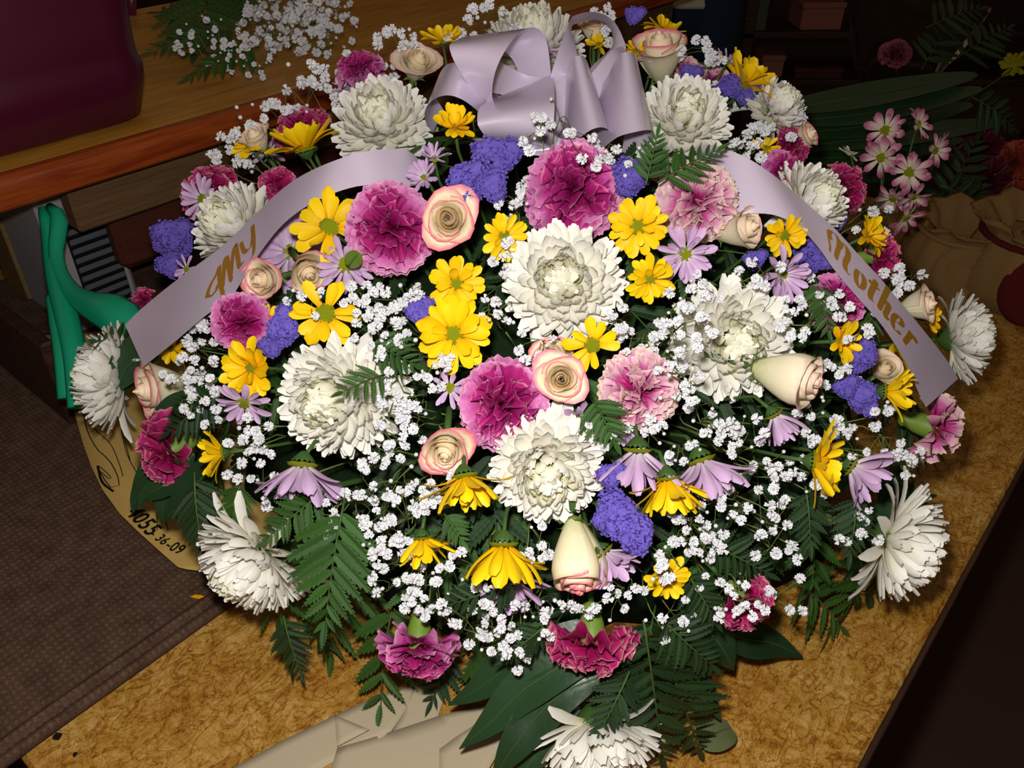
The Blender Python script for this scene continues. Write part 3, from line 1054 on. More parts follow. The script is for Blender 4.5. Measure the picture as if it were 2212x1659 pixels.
tealpart('grip', [(104, 446, 1.10), (128, 465, 1.09), (126, 500, 1.085), (122, 560, 1.07), (150, 625, 1.04), (200, 660, 1.01), (250, 680, .99), (282, 720, .98), (280, 780, .975)], [.006, .011, .009, .009, .012, .016, .024, .026, .020], .5)
tealpart('short_arm', [(114, 636, 1.05), (125, 680, 1.03), (140, 760, 1.0), (150, 860, .985)], [.009, .012, .013, .013], .5)

def sheet(name, edge, z, m, label=None, cat=None, lift=None, parent=None, group=None, thick=.0008):
    """thin sheet lying on the table; edge given as points, lift(x, y) raises it"""
    pts = np.array([onz(u, v, 0) for u, v in edge])
    c = pts.mean(0)
    import bmesh
    b = bmesh.new()
    vs = [b.verts.new((p - c)[:3]) for p in pts]
    b.faces.new(vs)
    bmesh.ops.triangulate(b, faces=b.faces[:])
    bmesh.ops.subdivide_edges(b, edges=b.edges[:], cuts=4, use_grid_fill=True)
    bmesh.ops.triangulate(b, faces=b.faces[:])
    for q in b.verts:
        q.co.z = z + (lift(q.co.x, q.co.y) if lift else 0)
    r = bmesh.ops.solidify(b, geom=b.faces[:], thickness=thick)
    bmesh.ops.recalc_face_normals(b, faces=b.faces[:])
    me = bpy.data.meshes.new(name)
    b.to_mesh(me); b.free()
    me.polygons.foreach_set('use_smooth', [True] * len(me.polygons))
    mx = Matrix.Translation((c[0], c[1], 0))
    o = put(name, me, m, parent, mx if parent is None else parent.matrix_basis.inverted() @ mx)
    if label:
        tag(o, label, cat, group)
    return o
pedge = [(98, 748), (122, 790), (150, 850), (168, 905), (190, 985), (208, 1035), (232, 1085), (268, 1135), (310, 1175), (352, 1212), (392, 1246), (412, 1252), (436, 1256), (470, 1272), (520, 1290), (600, 1200), (640, 1050), (520, 900), (360, 780), (230, 735)]
pl = lambda x, y: .004 + .010 * abs(math.sin(x * 9 + y * 5))
pap = sheet('paper_sheet', pedge, .012, PAPER, 'tan paper sheet printed with a number lying on the brown mat under the spray', 'paper', pl)
pc = np.array(pap.matrix_basis.translation)
def inkline(pts, r, n=16):
    q = cr([onz(u, v, 0) - pc for u, v in pts], n)
    for p in q:
        p[2] = .0135 + pl(p[0], p[1])
    mb = MB(); v = []
    t = np.gradient(q, axis=0)
    for i in range(n):
        s = nrm(np.cross(t[i], upn)); v += [q[i] + s * r, q[i] - s * r]
    mb.add(v, [(2 * i, 2 * i + 1, 2 * i + 3, 2 * i + 2) for i in range(n - 1)])
    put('drawn_line', mb.mesh('drawn_line'), INK, pap)
for pts, r in (([(190, 915), (200, 960), (222, 1000), (245, 1020), (262, 1050), (268, 1075), (255, 1085), (235, 1062), (222, 1035)], .0006), ([(222, 1035), (232, 1070), (256, 1090)], .0014),
               ([(188, 920), (215, 955), (248, 985), (268, 1030), (275, 1055)], .0005), ([(224, 1035), (240, 1048), (250, 1060), (245, 1062), (230, 1048)], .0005),
               ([(270, 950), (285, 1010), (325, 1080), (345, 1120), (348, 1170)], .0005), ([(330, 1085), (350, 1115), (366, 1150), (374, 1190)], .0005), ([(300, 1080), (306, 1120)], .0005), ([(262, 905), (272, 950), (290, 1020)], .0005)):
    inkline(pts, r)
def flat_text(txt, size):
    cu = bpy.data.curves.new('print', 'FONT')
    cu.body = txt; cu.size = size; cu.resolution_u = 3; cu.space_character = 1.05; cu.offset = .018
    ob = bpy.data.objects.new('print', cu)
    COL.objects.link(ob)
    dg = bpy.context.evaluated_depsgraph_get()
    me = bpy.data.meshes.new_from_object(ob.evaluated_get(dg))
    bpy.data.objects.remove(ob)
    return me
def printed(txt, a, b, hpx):
    """printed digits from pixel a to pixel b on the paper"""
    me = flat_text(txt, 1.0)
    pa, pb = onz(*a), onz(*b)
    x = nrm(pb - pa); y = np.cross(upn, x)
    w_ = max(q.co.x for q in me.vertices); h_ = max(q.co.y for q in me.vertices)
    for q in me.vertices:
        p = pa + x * (q.co.x / w_ * np.linalg.norm(pb - pa)) + y * (q.co.y / h_ * hpx) - pc
        q.co = (p[0], p[1], .0138 + pl(p[0], p[1]))
    put('printed_number', me, INK, pap)
printed('4055', (281, 1136), (329, 1184), .019)
printed('- 36', (330, 1181), (360, 1202), .012)
printed('-09', (362, 1205), (395, 1222), .013)

ts = thing('tissue_wrap', 'folded cream wrapping tissue on the laminate in front of the spray', 'paper', Matrix.Translation(onz(820, 1600)))
for k, (edge, z, w_) in enumerate(([[(505, 1662), (610, 1600), (700, 1560), (790, 1522), (860, 1495), (905, 1474), (880, 1535), (842, 1592), (735, 1640), (640, 1690), (500, 1730)], .002, 30],
                                 [[(903, 1474), (930, 1478), (962, 1482), (958, 1520), (946, 1556), (842, 1592), (870, 1545)], .0035, 22],
                                 [[(730, 1622), (842, 1588), (950, 1556), (1050, 1535), (1100, 1530), (1072, 1600), (1035, 1690), (700, 1730)], .006, 26],
                                 [[(725, 1555), (800, 1588), (730, 1622)], .0075, 20],
                                 [[(950, 1630), (985, 1605), (1085, 1545), (1130, 1540), (1090, 1620), (1040, 1700), (950, 1700)], .010, 24])):
    sheet('tissue_fold', edge, z, TISSUE, None, None, (lambda x, y, w_=w_: .0022 * math.sin(x * w_ + y * w_ * .7)), ts)

# ================================================================== background
# person standing beyond the end of the shelf (only the hips show)
def person():
    f = P(1474, 5, 2.80)
    px, py = f[0], f[1]
    o = thing('person', 'person in dark blue jeans and a cream shirt standing behind the spray', 'person', Matrix.Translation((px, py, FZ)))
    fwd = nrm(np.array([-px, -py, 0])); side = np.array([-fwd[1], fwd[0], 0])
    def B(s, f_, z):
        return side * s + fwd * f_ + upn * z
    def loft(rings, m, name, k=16):
        mb = MB(); v = []
        for (s, f_, z, rs, rf) in rings:
            for j in range(k):
                g = 2 * math.pi * j / k
                v.append(B(s + rs * math.cos(g), f_ + rf * math.sin(g), z))
        n = len(rings)
        mb.add(v, [(i * k + j, i * k + (j + 1) % k, (i + 1) * k + (j + 1) % k, (i + 1) * k + j) for i in range(n - 1) for j in range(k)] + [tuple(range(k))[::-1], tuple((n - 1) * k + j for j in range(k))])
        return put(name, mb.mesh(name), m, o)
    # one continuous clothed body: skin modifier over a skeleton
    J = [(0, 0, .93, .145), (0, 0, 1.08, .13), (0, 0, 1.25, .15), (0, 0, 1.40, .12), (0, 0, 1.50, .055), (0, .01, 1.60, .085), (0, .01, 1.70, .08)]
    E = [(0, 1), (1, 2), (2, 3), (3, 4), (4, 5), (5, 6)]
    for s in (-1, 1):
        n = len(J)
        J += [(s * .10, 0, .84, .10), (s * .10, .02, .50, .062), (s * .10, -.01, .10, .042), (s * .10, .13, .04, .035)]
        E += [(0, n), (n, n + 1), (n + 1, n + 2), (n + 2, n + 3)]
        n = len(J)
        J += [(s * .18, 0, 1.38, .055), (s * .23, .0, 1.12, .043), (s * .16, .20, 1.22, .033), (s * .11, .27, 1.24, .03)]
        E += [(3, n), (n, n + 1), (n + 1, n + 2), (n + 2, n + 3)]
    me = bpy.data.meshes.new('body')
    me.from_pydata([tuple(B(a, b, c)) for a, b, c, _ in J], E, [])
    ob = put('body', me, None, o)
    md = ob.modifiers.new('skin', 'SKIN')
    md.use_smooth_shade = True
    for i, q in enumerate(me.skin_vertices[0].data):
        q.radius = (J[i][3], J[i][3])
        q.use_root = i == 0
    ob.modifiers.new('sub', 'SUBSURF').levels = 1
    ob.modifiers['sub'].render_levels = 1
    me.materials.append(SKIN)
    for s in (-1, 1):
        loft([(s * .10, .02, .03, .06, .11), (s * .10, 0, .12, .075, .075), (s * .105, .02, .50, .082, .085), (s * .11, 0, .72, .105, .115), (s * .092, 0, .86, .115, .135), (s * .06, 0, .99, .115, .13)], DENIM, 'trouser_leg')
    loft([(0, 0, .76, .07, .09), (0, 0, .80, .155, .135), (0, 0, .88, .182, .138), (0, 0, .99, .175, .132)], DENIM, 'trouser_seat')
    loft([(0, 0, .875, .188, .140), (0, 0, .885, .190, .142), (0, 0, 1.0, .178, .135), (0, 0, 1.2, .175, .135), (0, 0, 1.36, .19, .13), (0, 0, 1.44, .14, .10), (0, 0, 1.48, .07, .07)], SHIRT, 'shirt')
    for s in (-1, 1):
        mb = MB(); mb.tube(cr([B(s * .16, 0, 1.40), B(s * .20, 0, 1.30), B(s * .235, 0, 1.14)], 8), np.linspace(.075, .062, 8), 10); put('sleeve', mb.mesh('sleeve'), SHIRT, o)
        for k in range(5):
            a = B(s * .11, .27, 1.24) ; off = side * s * (k - 2) * .016
            mb = MB(); mb.tube(cr([a + off * .6, a + off + fwd * .05 - upn * .01, a + off + fwd * (.085 - .006 * abs(k - 2)) - upn * .03], 6), [.009, .009, .0085, .008, .0075, .006], 6); put('finger', mb.mesh('finger'), SKIN, o)
        mb = MB(); mb.lathe([(.0, .012), (.009, .008), (.012, 0), (.009, -.008), (0, -.012)], 10, Matrix.Translation(B(s * .034, .092, 1.655))); put('eye', mb.mesh('eye'), INK, o)
    mb = MB(); mb.lathe([(.095, -.05), (.105, 0), (.098, .06), (.06, .10), (.0, .115)], 16, Matrix.Translation(B(0, -.012, 1.66))); put('hair', mb.mesh('hair'), HAIRM, o)
    mb = MB(); mb.tube([B(0, .09, 1.66), B(0, .112, 1.62), B(0, .09, 1.612)], [.008, .014, .008], 6); put('nose', mb.mesh('nose'), SKIN, o)
    mb = MB(); mb.tube([B(-.025, .085, 1.575), B(0, .094, 1.573), B(.025, .085, 1.575)], [.003, .006, .003], 6); put('mouth', mb.mesh('mouth'), CARDB, o)
    # arms of the shirt are short: nothing of them shows in the picture
person()

# storage rack far back with boxes
rk = thing('storage_rack', 'dark wooden storage rack with shelves in the gloom behind the table', 'rack', Matrix.Translation((1.55, 3.55, FZ)))
def rbox(o, s, bev=.004):
    m = MB(); m.box(o, (s[0], 0, 0), (0, s[1], 0), (0, 0, s[2]), bev); return m
for x_ in (-.62, .9):
    for y_ in (0, .36):
        put('upright', rbox((x_, y_, 0), (.05, .05, 1.9)).mesh('upright', False), DARKW, rk)
def on_rack(u, v, y, size, m, label, **k):
    # box standing on a rack board whose top is seen at pixel row v
    r = ray(u, v); p = CAM + r * (y / r[1])
    t = thing(k.get('name', 'cardboard_box'), label, 'box', Matrix.Translation(p) @ Matrix.Rotation(k.get('rot', 0), 4, 'Z'))
    a, b, c = size
    put('body', rbox((-a / 2, -.01, 0), size, .004).mesh('body', False), m, t)
    put('lid', rbox((-a / 2 - .004, -.014, c - .018), (a + .008, b + .008, .022), .004).mesh('lid', False), m, t)
    return p[2]
zb = on_rack(1770, 64, 3.6, (.17, .16, .10), CARDB, 'pinkish cardboard box on the dark storage rack', rot=.05)
on_rack(1871, 60, 3.6, (.055, .08, .05), CARDW, 'small pale box beside the pinkish cardboard box on the rack', rot=.1, name='small_box')
on_rack(1625, 66, 3.6, (.10, .12, .16), plain('dull_green_tin', lin(70, 80, 60)), 'dull green tin box on the storage rack', rot=0, name='tin_box')
zl = on_rack(1664, 166, 3.6, (.09, .12, .085), CARDB, 'brown box on a lower board of the storage rack', rot=-.04)
on_rack(1760, 190, 3.6, (.2, .14, .08), REDB, 'dark red box on the lower board of the storage rack', rot=.03)
for z_ in (zl - FZ - .025, zb - FZ - .025, zb - FZ + .31, zb - FZ + .64):
    put('board', rbox((-.62, 0, z_), (1.57, .41, .025)).mesh('board', False), DARKW, rk)

# burlap covered pots on the far end of the table
def sack(u, v, R, hgt, label, hole, spin):
    p = onz(u, v, 0)
    t = thing('burlap_pot', label, 'pot', Matrix.Translation(p) @ Matrix.Rotation(spin, 4, 'Z'), 'burlap wrapped pots')
    mb = MB(); k = 40; prof = [(.8, 0), (1.0, .06), (1.06, .3), (.98, .6), (.86, .82), (.80, .90), (.92, 1.0), (1.08, 1.1), (.98, 1.08), (.7, .9), (.6, .7)]
    v_ = []
    for i, (r_, z_) in enumerate(prof):
        for j in range(k):
            g = 2 * math.pi * j / k
            ru = 1 + (.05 + .05 * (i > 5)) * math.sin(11 * g + i * .3) * (i > 2) + .03 * math.sin(5 * g + i)
            v_.append((R * r_ * ru * math.cos(g), R * r_ * ru * math.sin(g), hgt * z_ * (1 + .04 * math.sin(7 * g) * (i > 5))))
    mb.add(v_, [(i * k + j, i * k + (j + 1) % k, (i + 1) * k + (j + 1) % k, (i + 1) * k + j) for i in range(len(prof) - 1) for j in range(k)])
    mb.f.append(tuple(range(k))[::-1]); mb.f.append(tuple((len(prof) - 1) * k + j for j in range(k)))
    put('burlap_wrap', mb.mesh('wrap'), BURLAP, t)
    mb = MB(); mb.tube([(R * .86 * math.cos(g), R * .86 * math.sin(g), hgt * .86) for g in np.linspace(0, 2 * math.pi, 30)], R * .06, 6); put('tie', mb.mesh('tie'), BURLAPD if hole else BURLAP, t)
    # rosette of gathered cloth on the near side
    a = -math.pi / 2 - spin - .25
    c = np.array([R * .98 * math.cos(a), R * .98 * math.sin(a), hgt * .42])
    o_ = nrm([math.cos(a), math.sin(a), .2])
    fm = frame(c, o_)
    mb = MB(); mb.lathe([(0, .006), (.012, .01), (.018, .004), (.026, .012), (.036, .006), (.044, .012), (.052, -.006)], 20, fm @ Matrix.Scale(R / .085, 4))
    put('rosette', mb.mesh('rosette'), BURLAPD if hole else BURLAP, t)
    return t
sack(2048, 596, .085, .105, 'squat burlap-wrapped pot behind the pale ribbon end, nearer the spray', False, .2)
sack(2190, 640, .098, .135, 'taller burlap-wrapped pot with a dark red rosette at the frame edge', True, .5)

# pink and white daisy spray beyond the carnations
ds = thing('daisy_branch', 'branch of pink and white daisies in the shade beyond the magenta carnations', 'flower', frame(P(1860, 470, 1.30), (0, 0, 1)))
inv = ds.matrix_basis.inverted()
mb = MB()
for (u, v, s_, fc, gn, kd) in ((1913, 283, 92, (-.2, .25, 1), (), 'p'), (1905, 340, 96, (-.35, -.15, .9), (), 'p'), (1966, 372, 96, (-.1, -.1, 1), (), 'p'), (1982, 268, 80, (.85, .35, .35), (), 'p'), (2018, 325, 84, (.75, -.1, .4), (), 'p'), (1930, 428, 84, (-.25, -.7, .5), (), 'p'), (1972, 425, 80, (.3, -.75, .4), (), 'p'), (1955, 470, 84, (.55, -.6, .4), (), 'p'), (1838, 338, 66, (.35, .8, .1), ((180, 300),), 'w')):
    d_ = 1.27 + random.uniform(-.03, .04)
    daisy(u, v, s_, fc, '', kd, d=d_, n=17, open_=80, discr=.15, gone=gn, parent=ds)
    e = np.array(inv @ Vector(P(u, v, d_ + .015)))
    mb.tube(cr([(0, 0, 0), e * .5 + np.array([0, .02, -.03]), e], 7), .0016, 5)
put('stem', mb.mesh('stem'), DKGREEN, ds)

# broad dark leaves lying across, and flowers in a bucket at the right
for k, (a, b, c, w_, n_) in enumerate((((1700, 235), (1880, 205), (2110, 160), .055, 'uppermost'), ((1710, 262), (1900, 240), (2120, 190), .05, 'second'), ((1720, 290), (1900, 268), (2100, 225), .052, 'third'), ((1740, 315), (1960, 290), (2170, 262), .05, 'fourth'), ((1750, 345), (1920, 330), (2080, 300), .048, 'fifth'), ((1760, 385), (1880, 375), (2010, 370), .045, 'lowest'), ((1730, 225), (1850, 222), (1990, 190), .04, 'shortest'))):
    blade([P(*a, 1.46 + .015 * k), P(*b, 1.52 + .015 * k), P(*c, 1.66 + .015 * k)], w_, nrm([-.1, -.55, .8]), 'long dark green leaf in shade behind the spray, %s of its bundle' % n_, BLADE, 'long leaves behind the spray', 'broad_leaf', .1, ps=.5)
fb = thing('flower_bucket', 'black bucket of cut flowers standing on the floor past the table', 'bucket', Matrix.Translation((1.32, 1.78, FZ)))
mb = MB(); mb.lathe([(.0, 0), (.13, 0), (.15, .02), (.185, .5), (.19, .51), (.175, .5), (.14, .05), (0, .05)], 28); put('body', mb.mesh('body'), BLACKP, fb)
mb = MB(); mb.lathe([(.188, .49), (.197, .495), (.197, .515), (.186, .518)], 28); put('rim', mb.mesh('rim'), BLACKP, fb)
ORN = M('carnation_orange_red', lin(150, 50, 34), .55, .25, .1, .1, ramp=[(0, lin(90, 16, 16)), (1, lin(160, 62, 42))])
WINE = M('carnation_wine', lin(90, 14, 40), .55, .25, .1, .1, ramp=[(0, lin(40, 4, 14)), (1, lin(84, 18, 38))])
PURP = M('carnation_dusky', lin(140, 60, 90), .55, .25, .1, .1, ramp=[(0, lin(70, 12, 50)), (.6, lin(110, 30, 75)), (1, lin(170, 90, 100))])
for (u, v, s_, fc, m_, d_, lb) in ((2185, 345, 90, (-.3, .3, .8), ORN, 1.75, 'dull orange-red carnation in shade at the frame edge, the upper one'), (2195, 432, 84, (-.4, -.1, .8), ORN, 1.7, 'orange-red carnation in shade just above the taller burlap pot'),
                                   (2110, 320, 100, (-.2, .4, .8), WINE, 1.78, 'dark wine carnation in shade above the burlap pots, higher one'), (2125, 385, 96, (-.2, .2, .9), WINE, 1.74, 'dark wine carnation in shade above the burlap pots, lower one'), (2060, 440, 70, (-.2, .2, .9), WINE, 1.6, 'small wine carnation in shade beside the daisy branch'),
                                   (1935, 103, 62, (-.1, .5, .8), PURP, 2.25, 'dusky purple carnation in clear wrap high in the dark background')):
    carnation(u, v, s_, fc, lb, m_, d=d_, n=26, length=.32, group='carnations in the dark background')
daisy(2190, 142, 60, (-.2, .3, .9), 'yellow-green daisy in the dark at the frame edge above the leaves', 'o', d=2.0, n=14, name='yellow_daisy', group='daisies in the dark background', reach=.75)
for a, b, d_, n_ in (((2020, 470), (2110, 300), 1.62, 'rising between daisy branch and wine carnations'), ((2010, 420), (2060, 470), 1.5, 'short one touching the squat burlap pot'), ((2030, 400), (2150, 465), 1.5, 'pointing at the taller burlap pot'), ((2100, 210), (2190, 280), 1.62, 'at the tips of the long leaves'), ((2000, 60), (2120, 20), 2.0, 'highest in the dark corner'), ((2060, 130), (2180, 60), 2.0, 'in the dark corner under the highest fern'), ((1990, 150), (2060, 40), 2.0, 'standing beside the dusky purple carnation'), ((1975, 440), (2040, 500), 1.5, 'under the daisy branch')):
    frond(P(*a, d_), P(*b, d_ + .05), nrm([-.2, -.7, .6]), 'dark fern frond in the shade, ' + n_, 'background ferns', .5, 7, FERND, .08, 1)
# clear sleeve round the dusky carnation
def b_cel(N, L, b):
    b.inputs['Transmission Weight'].default_value = 1
    b.inputs['IOR'].default_value = 1.08
CEL = node_mat('clear_wrap', b_cel, .08, .5)
CEL.node_tree.nodes['Principled BSDF'].inputs['Base Color'].default_value = (1, 1, 1, 1)
p0 = P(1935, 170, 2.28)
mb = MB(); k = 22; v = []
for i in range(9):
    t = i / 8
    for j in range(k):
        g = 2 * math.pi * j / k
        r_ = (.02 + .15 * t ** .8) * (1 + .10 * math.sin(5 * g + 3 * t) + .05 * math.sin(11 * g + 7 * t))
        v.append((r_ * math.cos(g), r_ * math.sin(g), -.14 + .34 * t + .012 * math.sin(4 * g) * t))
mb.add(v, grid_faces(k, 9) + [(i * k + k - 1, i * k, (i + 1) * k, (i + 1) * k + k - 1) for i in range(8)])
tag(put('clear_sleeve', mb.mesh('clear_sleeve'), CEL, None, Matrix.Translation(p0)), 'crinkled clear flower sleeve round the dusky purple carnation in the background', 'wrapping')

# ================================================================== the spray
mb = MB(); nu, nv = 40, 16; v = []
for j in range(nv):
    th = math.pi / 2 * j / (nv - 1)
    for i in range(nu):
        ph = 2 * math.pi * i / nu
        k_ = .74 * (1 + .04 * math.sin(7 * ph + 5 * th) + .03 * math.sin(13 * ph - 9 * th))
        v.append(tuple(DC + DR * k_ * np.array([math.sin(th) * math.cos(ph), math.sin(th) * math.sin(ph), math.cos(th)]) + [0, 0, -.012]))
mb.add(v, [(j * nu + i, j * nu + (i + 1) % nu, (j + 1) * nu + (i + 1) % nu, (j + 1) * nu + i) for j in range(nv - 1) for i in range(nu)] + [tuple((nv - 1) * nu + i for i in range(nu))])
me = recalc(mb.mesh('foam'))
tag(put('floral_foam', me, FOAM), 'dark green floral foam mound on the table holding all the stems of the spray', 'foam')

# ------------------------------------------------------------------ white chrysanthemums
W = 'large white chrysanthemum '
mum(1215, 607, 262, (-.05, .12, 1), W + 'facing the camera at the very centre of the spray', n=185, wild=10)
mum(712, 868, 262, (-.42, -.18, .9), W + 'beside two yellow daisies, with loose straggling outer petals', n=180, wild=16)
mum(1182, 1025, 250, (.0, -.42, .9), W + 'just above the purple statice and the large closed rosebud', n=175, wild=14)
mum(1590, 740, 262, (.22, -.12, .95), W + "half veiled by baby's breath beside the pale rosebud", n=175, off=.0)
mum(815, 250, 215, (-.25, .5, .8), W + 'close beside the lavender bow and yellow daisy', n=170)
mum(1482, 245, 200, (.12, .5, .85), W + 'between the lavender bow and the fern tip', n=170)
mum(1150, 72, 215, (.0, .85, .5), W + 'at the top of the spray behind the lavender bow', n=170, off=.03)
mum(487, 478, 205, (-.7, .45, .5), W + 'partly hidden under the gold-lettered ribbon that hangs over the teal tool', n=170)
mum(218, 815, 225, (-1, .05, .05), W + 'seen from the side, in front of the teal tool', n=170, wild=7, tmax=90)
mum(530, 1232, 262, (-.55, -.72, .3), W + 'hanging over the edge of the brown mat', n=190, wild=6, tmax=92)
mum(1962, 1182, 268, (.85, -.38, -.05), W + 'seen from behind, over the laminate beside the dark floor', n=160, wild=12, tmax=86)
mum(1287, 1612, 285, (.0, -1, .02), W + 'hanging upside down at the bottom edge of the frame', n=170, wild=5, d=.70, tmax=84)
mum(2092, 728, 198, (1, .1, .02), W + 'seen from the side just beyond the end of the Mother ribbon', n=165, wild=5, tmax=86)
mum(1768, 428, 190, (.7, .4, .45), W + 'tucked behind the upper edge of the Mother ribbon', n=160)
mum(1690, 222, 150, (.6, .65, .3), W + 'small and half turned away on the far shoulder of the spray', n=150)

# ------------------------------------------------------------------ yellow daisies
Y = 'yellow daisy '
daisy(980, 722, 178, (.0, -.1, 1), Y + 'with green centre, full and facing, below the statice clump beside the centre', n=25)
daisy(985, 612, 132, (.1, -.1, 1), Y + 'smaller, right above the full-faced one with the green centre', n=22, off=-.01)
daisy(712, 492, 170, (-.15, .25, .9), Y + 'with gaps in its petals, between ribbon and big magenta carnation', n=18, gone=((300, 345),), droop=.3)
daisy(702, 678, 172, (0, .05, 1), Y + "with broad sparse petals and baby's breath on its centre", n=13, gone=((80, 105),))
daisy(1088, 512, 112, (.45, -.1, .85), Y + 'between the open rose and the central chrysanthemum', n=20)
daisy(1378, 490, 142, (0, .08, 1), Y + 'facing the camera between the two upper carnations', n=22)
daisy(1403, 602, 120, (.3, -.25, .9), Y + 'close-packed, just under the one between the two upper carnations', n=24)
daisy(1280, 745, 138, (.0, .02, 1), Y + 'with few broad petals, under the central chrysanthemum', n=10, gone=((200, 240),))
daisy(545, 795, 150, (-.55, -.05, .75), Y + 'turned aside, beside the straggling white chrysanthemum', n=24, open_=70)
daisy(662, 330, 180, (-.25, .85, .05), Y + 'on the upper shoulder just above the ribbon bend', n=24, open_=60)
daisy(983, 278, 112, (.05, .72, .65), Y + 'standing in front of the round bow loop', n=24, open_=58, off=-.075)
daisy(957, 92, 105, (.0, .9, .3), Y + 'at the top between the peach rose and the bow', n=20, open_=70)
daisy(1002, 1020, 220, (.15, -.85, .12), Y + 'hanging under the half-open rose', n=24, open_=54, off=-.03)
daisy(1088, 1165, 250, (.0, -.93, .0), Y + 'seen from above, beside the closed rosebud', n=28, open_=48, off=-.035)
daisy(1440, 1024, 215, (.08, -.93, -.04), Y + 'seen from behind among lavender daisies and statice', n=26, open_=50, off=-.035)
daisy(1750, 996, 195, (.92, -.12, -.05), Y + 'edge-on with its stem showing, near the laminate', n=26, open_=66, off=-.035)
daisy(487, 978, 140, (-.9, -.12, -.1), Y + 'small and edge-on above the hanging chrysanthemum and mat', n=22, open_=56)
daisy(1440, 1248, 112, (.2, -.4, .75), Y + "thin-petalled, dusted with baby's breath, low on the spray", n=18, droop=.4)
daisy(912, 1155, 165, (.1, -.85, -.05), Y + "buried in baby's breath low on the spray", n=20, open_=52)
daisy(1695, 508, 98, (.35, -.2, .75), Y + 'peeping from under the Mother ribbon beside the statice', n=20)
daisy(1872, 510, 105, (.65, .3, .45), Y + 'just above the first letters of the Mother ribbon', n=24, open_=66)
daisy(1812, 738, 112, (.6, -.1, .5), Y + 'half opened under the ribbon letters, beside the long pale rosebud', n=16, open_=66)
daisy(1935, 745, 120, (.9, .0, .25), Y + 'pressed against the underside of the Mother ribbon', n=22, open_=64, off=.035)
daisy(1905, 845, 150, (.95, -.08, -.1), Y + 'edge-on with long bare stem by the ribbon end', n=22, open_=46, off=-.035)
daisy(1600, 190, 170, (.5, .8, .05), Y + 'on the far shoulder beside the purple statice', n=24, open_=58)
daisy(1435, 68, 105, (.35, .9, .15), Y + 'peeping out behind the top rosebud', n=22, off=.05)
daisy(1294, 98, 66, (.0, .8, .45), Y + 'tiny, inside the tall thin bow loop', n=16, off=.02)
daisy(1374, 112, 66, (.1, .8, .5), Y + 'tiny, between the bow and the top rosebud', n=16)
daisy(540, 318, 84, (-.3, .6, .45), Y + "small, veiled by baby's breath near the shelf edge", n=18)
daisy(1655, 322, 80, (.3, .75, .45), Y + 'small, at the far bend of the Mother ribbon', n=16)
daisy(372, 750, 78, (-.4, -.2, .7), Y + 'small, peeping from under the end of the script-lettered ribbon', n=16, off=.03)
daisy(578, 688, 70, (-.1, .1, .9), Y + 'small, mostly hidden between magenta carnation and statice', n=16, off=.015)
daisy(2008, 688, 70, (.8, .1, .4), Y + 'small, between the Mother ribbon and the side rose', n=16, off=.03)

# ------------------------------------------------------------------ lavender daisies
L_ = 'lavender daisy '
daisy(628, 545, 185, (.2, .05, .9), L_ + 'with dark centre, large, under the ribbon beside the yellow daisy with gaps', 'l', n=24, off=.06, discr=.1)
daisy(785, 206, 155, (-.3, .85, .08), L_ + "above the chrysanthemum by the bow, in baby's breath", 'l', n=24, open_=60)
daisy(938, 345, 86, (.0, .65, .5), L_ + 'half closed, above the ribbon bend by the statice', 'l', n=18, open_=60)
daisy(918, 385, 90, (-.3, .4, .7), L_ + 'drooping over the ribbon bend above the open rose', 'l', n=18, open_=64)
daisy(655, 995, 250, (-.1, -.9, .12), L_ + 'large, hanging below the straggling chrysanthemum', 'l', n=26, open_=56)
daisy(528, 868, 130, (-.2, -.6, .55), L_ + 'peeping out beneath the turned yellow daisy', 'l', n=22)
daisy(680, 478, 130, (-.2, .3, .8), L_ + 'under the ribbon edge behind the yellow daisy with gaps', 'l', n=22, off=.075)
daisy(745, 572, 135, (.1, -.2, .9), L_ + 'under the big magenta carnation, mostly hidden', 'l', n=22, off=.015)
daisy(1480, 548, 135, (.2, -.25, .85), L_ + 'below the pale-edged carnation', 'l', n=26, open_=74)
daisy(1688, 592, 135, (.5, -.2, .7), L_ + "beside the veiled chrysanthemum, dotted with baby's breath", 'l', n=26, open_=66)
daisy(1378, 962, 250, (-.05, -.95, .0), L_ + 'seen from behind below the smaller carnation', 'l', n=26, open_=50)
daisy(1510, 985, 255, (.3, -.88, .05), L_ + 'wide and drooping beside the yellow daisy seen from behind', 'l', n=26, open_=54)
daisy(1668, 890, 165, (.45, -.8, -.08), L_ + 'half closed, under the long pale rosebud', 'l', n=26, open_=40)
daisy(1832, 1002, 200, (.75, -.5, -.08), L_ + 'beside the edge-on yellow daisy over the laminate', 'l', n=28, open_=46)
daisy(1300, 1186, 190, (.6, -.72, -.02), L_ + 'half closed, hugging the large closed rosebud', 'l', n=26, open_=42)
daisy(1108, 1240, 190, (.0, -.85, .3), L_ + 'hanging under the yellow daisy seen from above', 'l', n=24, open_=60, off=.01)
daisy(440, 432, 115, (-.65, .05, .6), L_ + 'pale, in front of the outer magenta carnation by the shelf', 'l', n=18, off=-.055)
daisy(1418, 140, 100, (.1, .8, .4), L_ + 'half closed, under the top rosebud beside the bow', 'l', n=24, open_=50, discr=.1)
daisy(972, 838, 96, (-.3, .1, .8), L_ + 'at the edge of the lower magenta carnation', 'l', n=14, off=.0)
daisy(1248, 898, 115, (.2, -.6, .6), L_ + 'half hidden under the second open rose', 'l', n=24, open_=64, off=.01)
daisy(1347, 925, 90, (.0, -.7, .5), L_ + 'just visible under the smaller carnation', 'l', n=20, open_=60, off=.01)
daisy(583, 330, 90, (-.3, .6, .5), L_ + 'behind the shoulder yellow daisy near the ribbon', 'l', n=16, off=.01)
daisy(1668, 232, 66, (.6, .6, .4), L_ + 'small, lying on the far shoulder chrysanthemum', 'l', n=16, off=-.03)
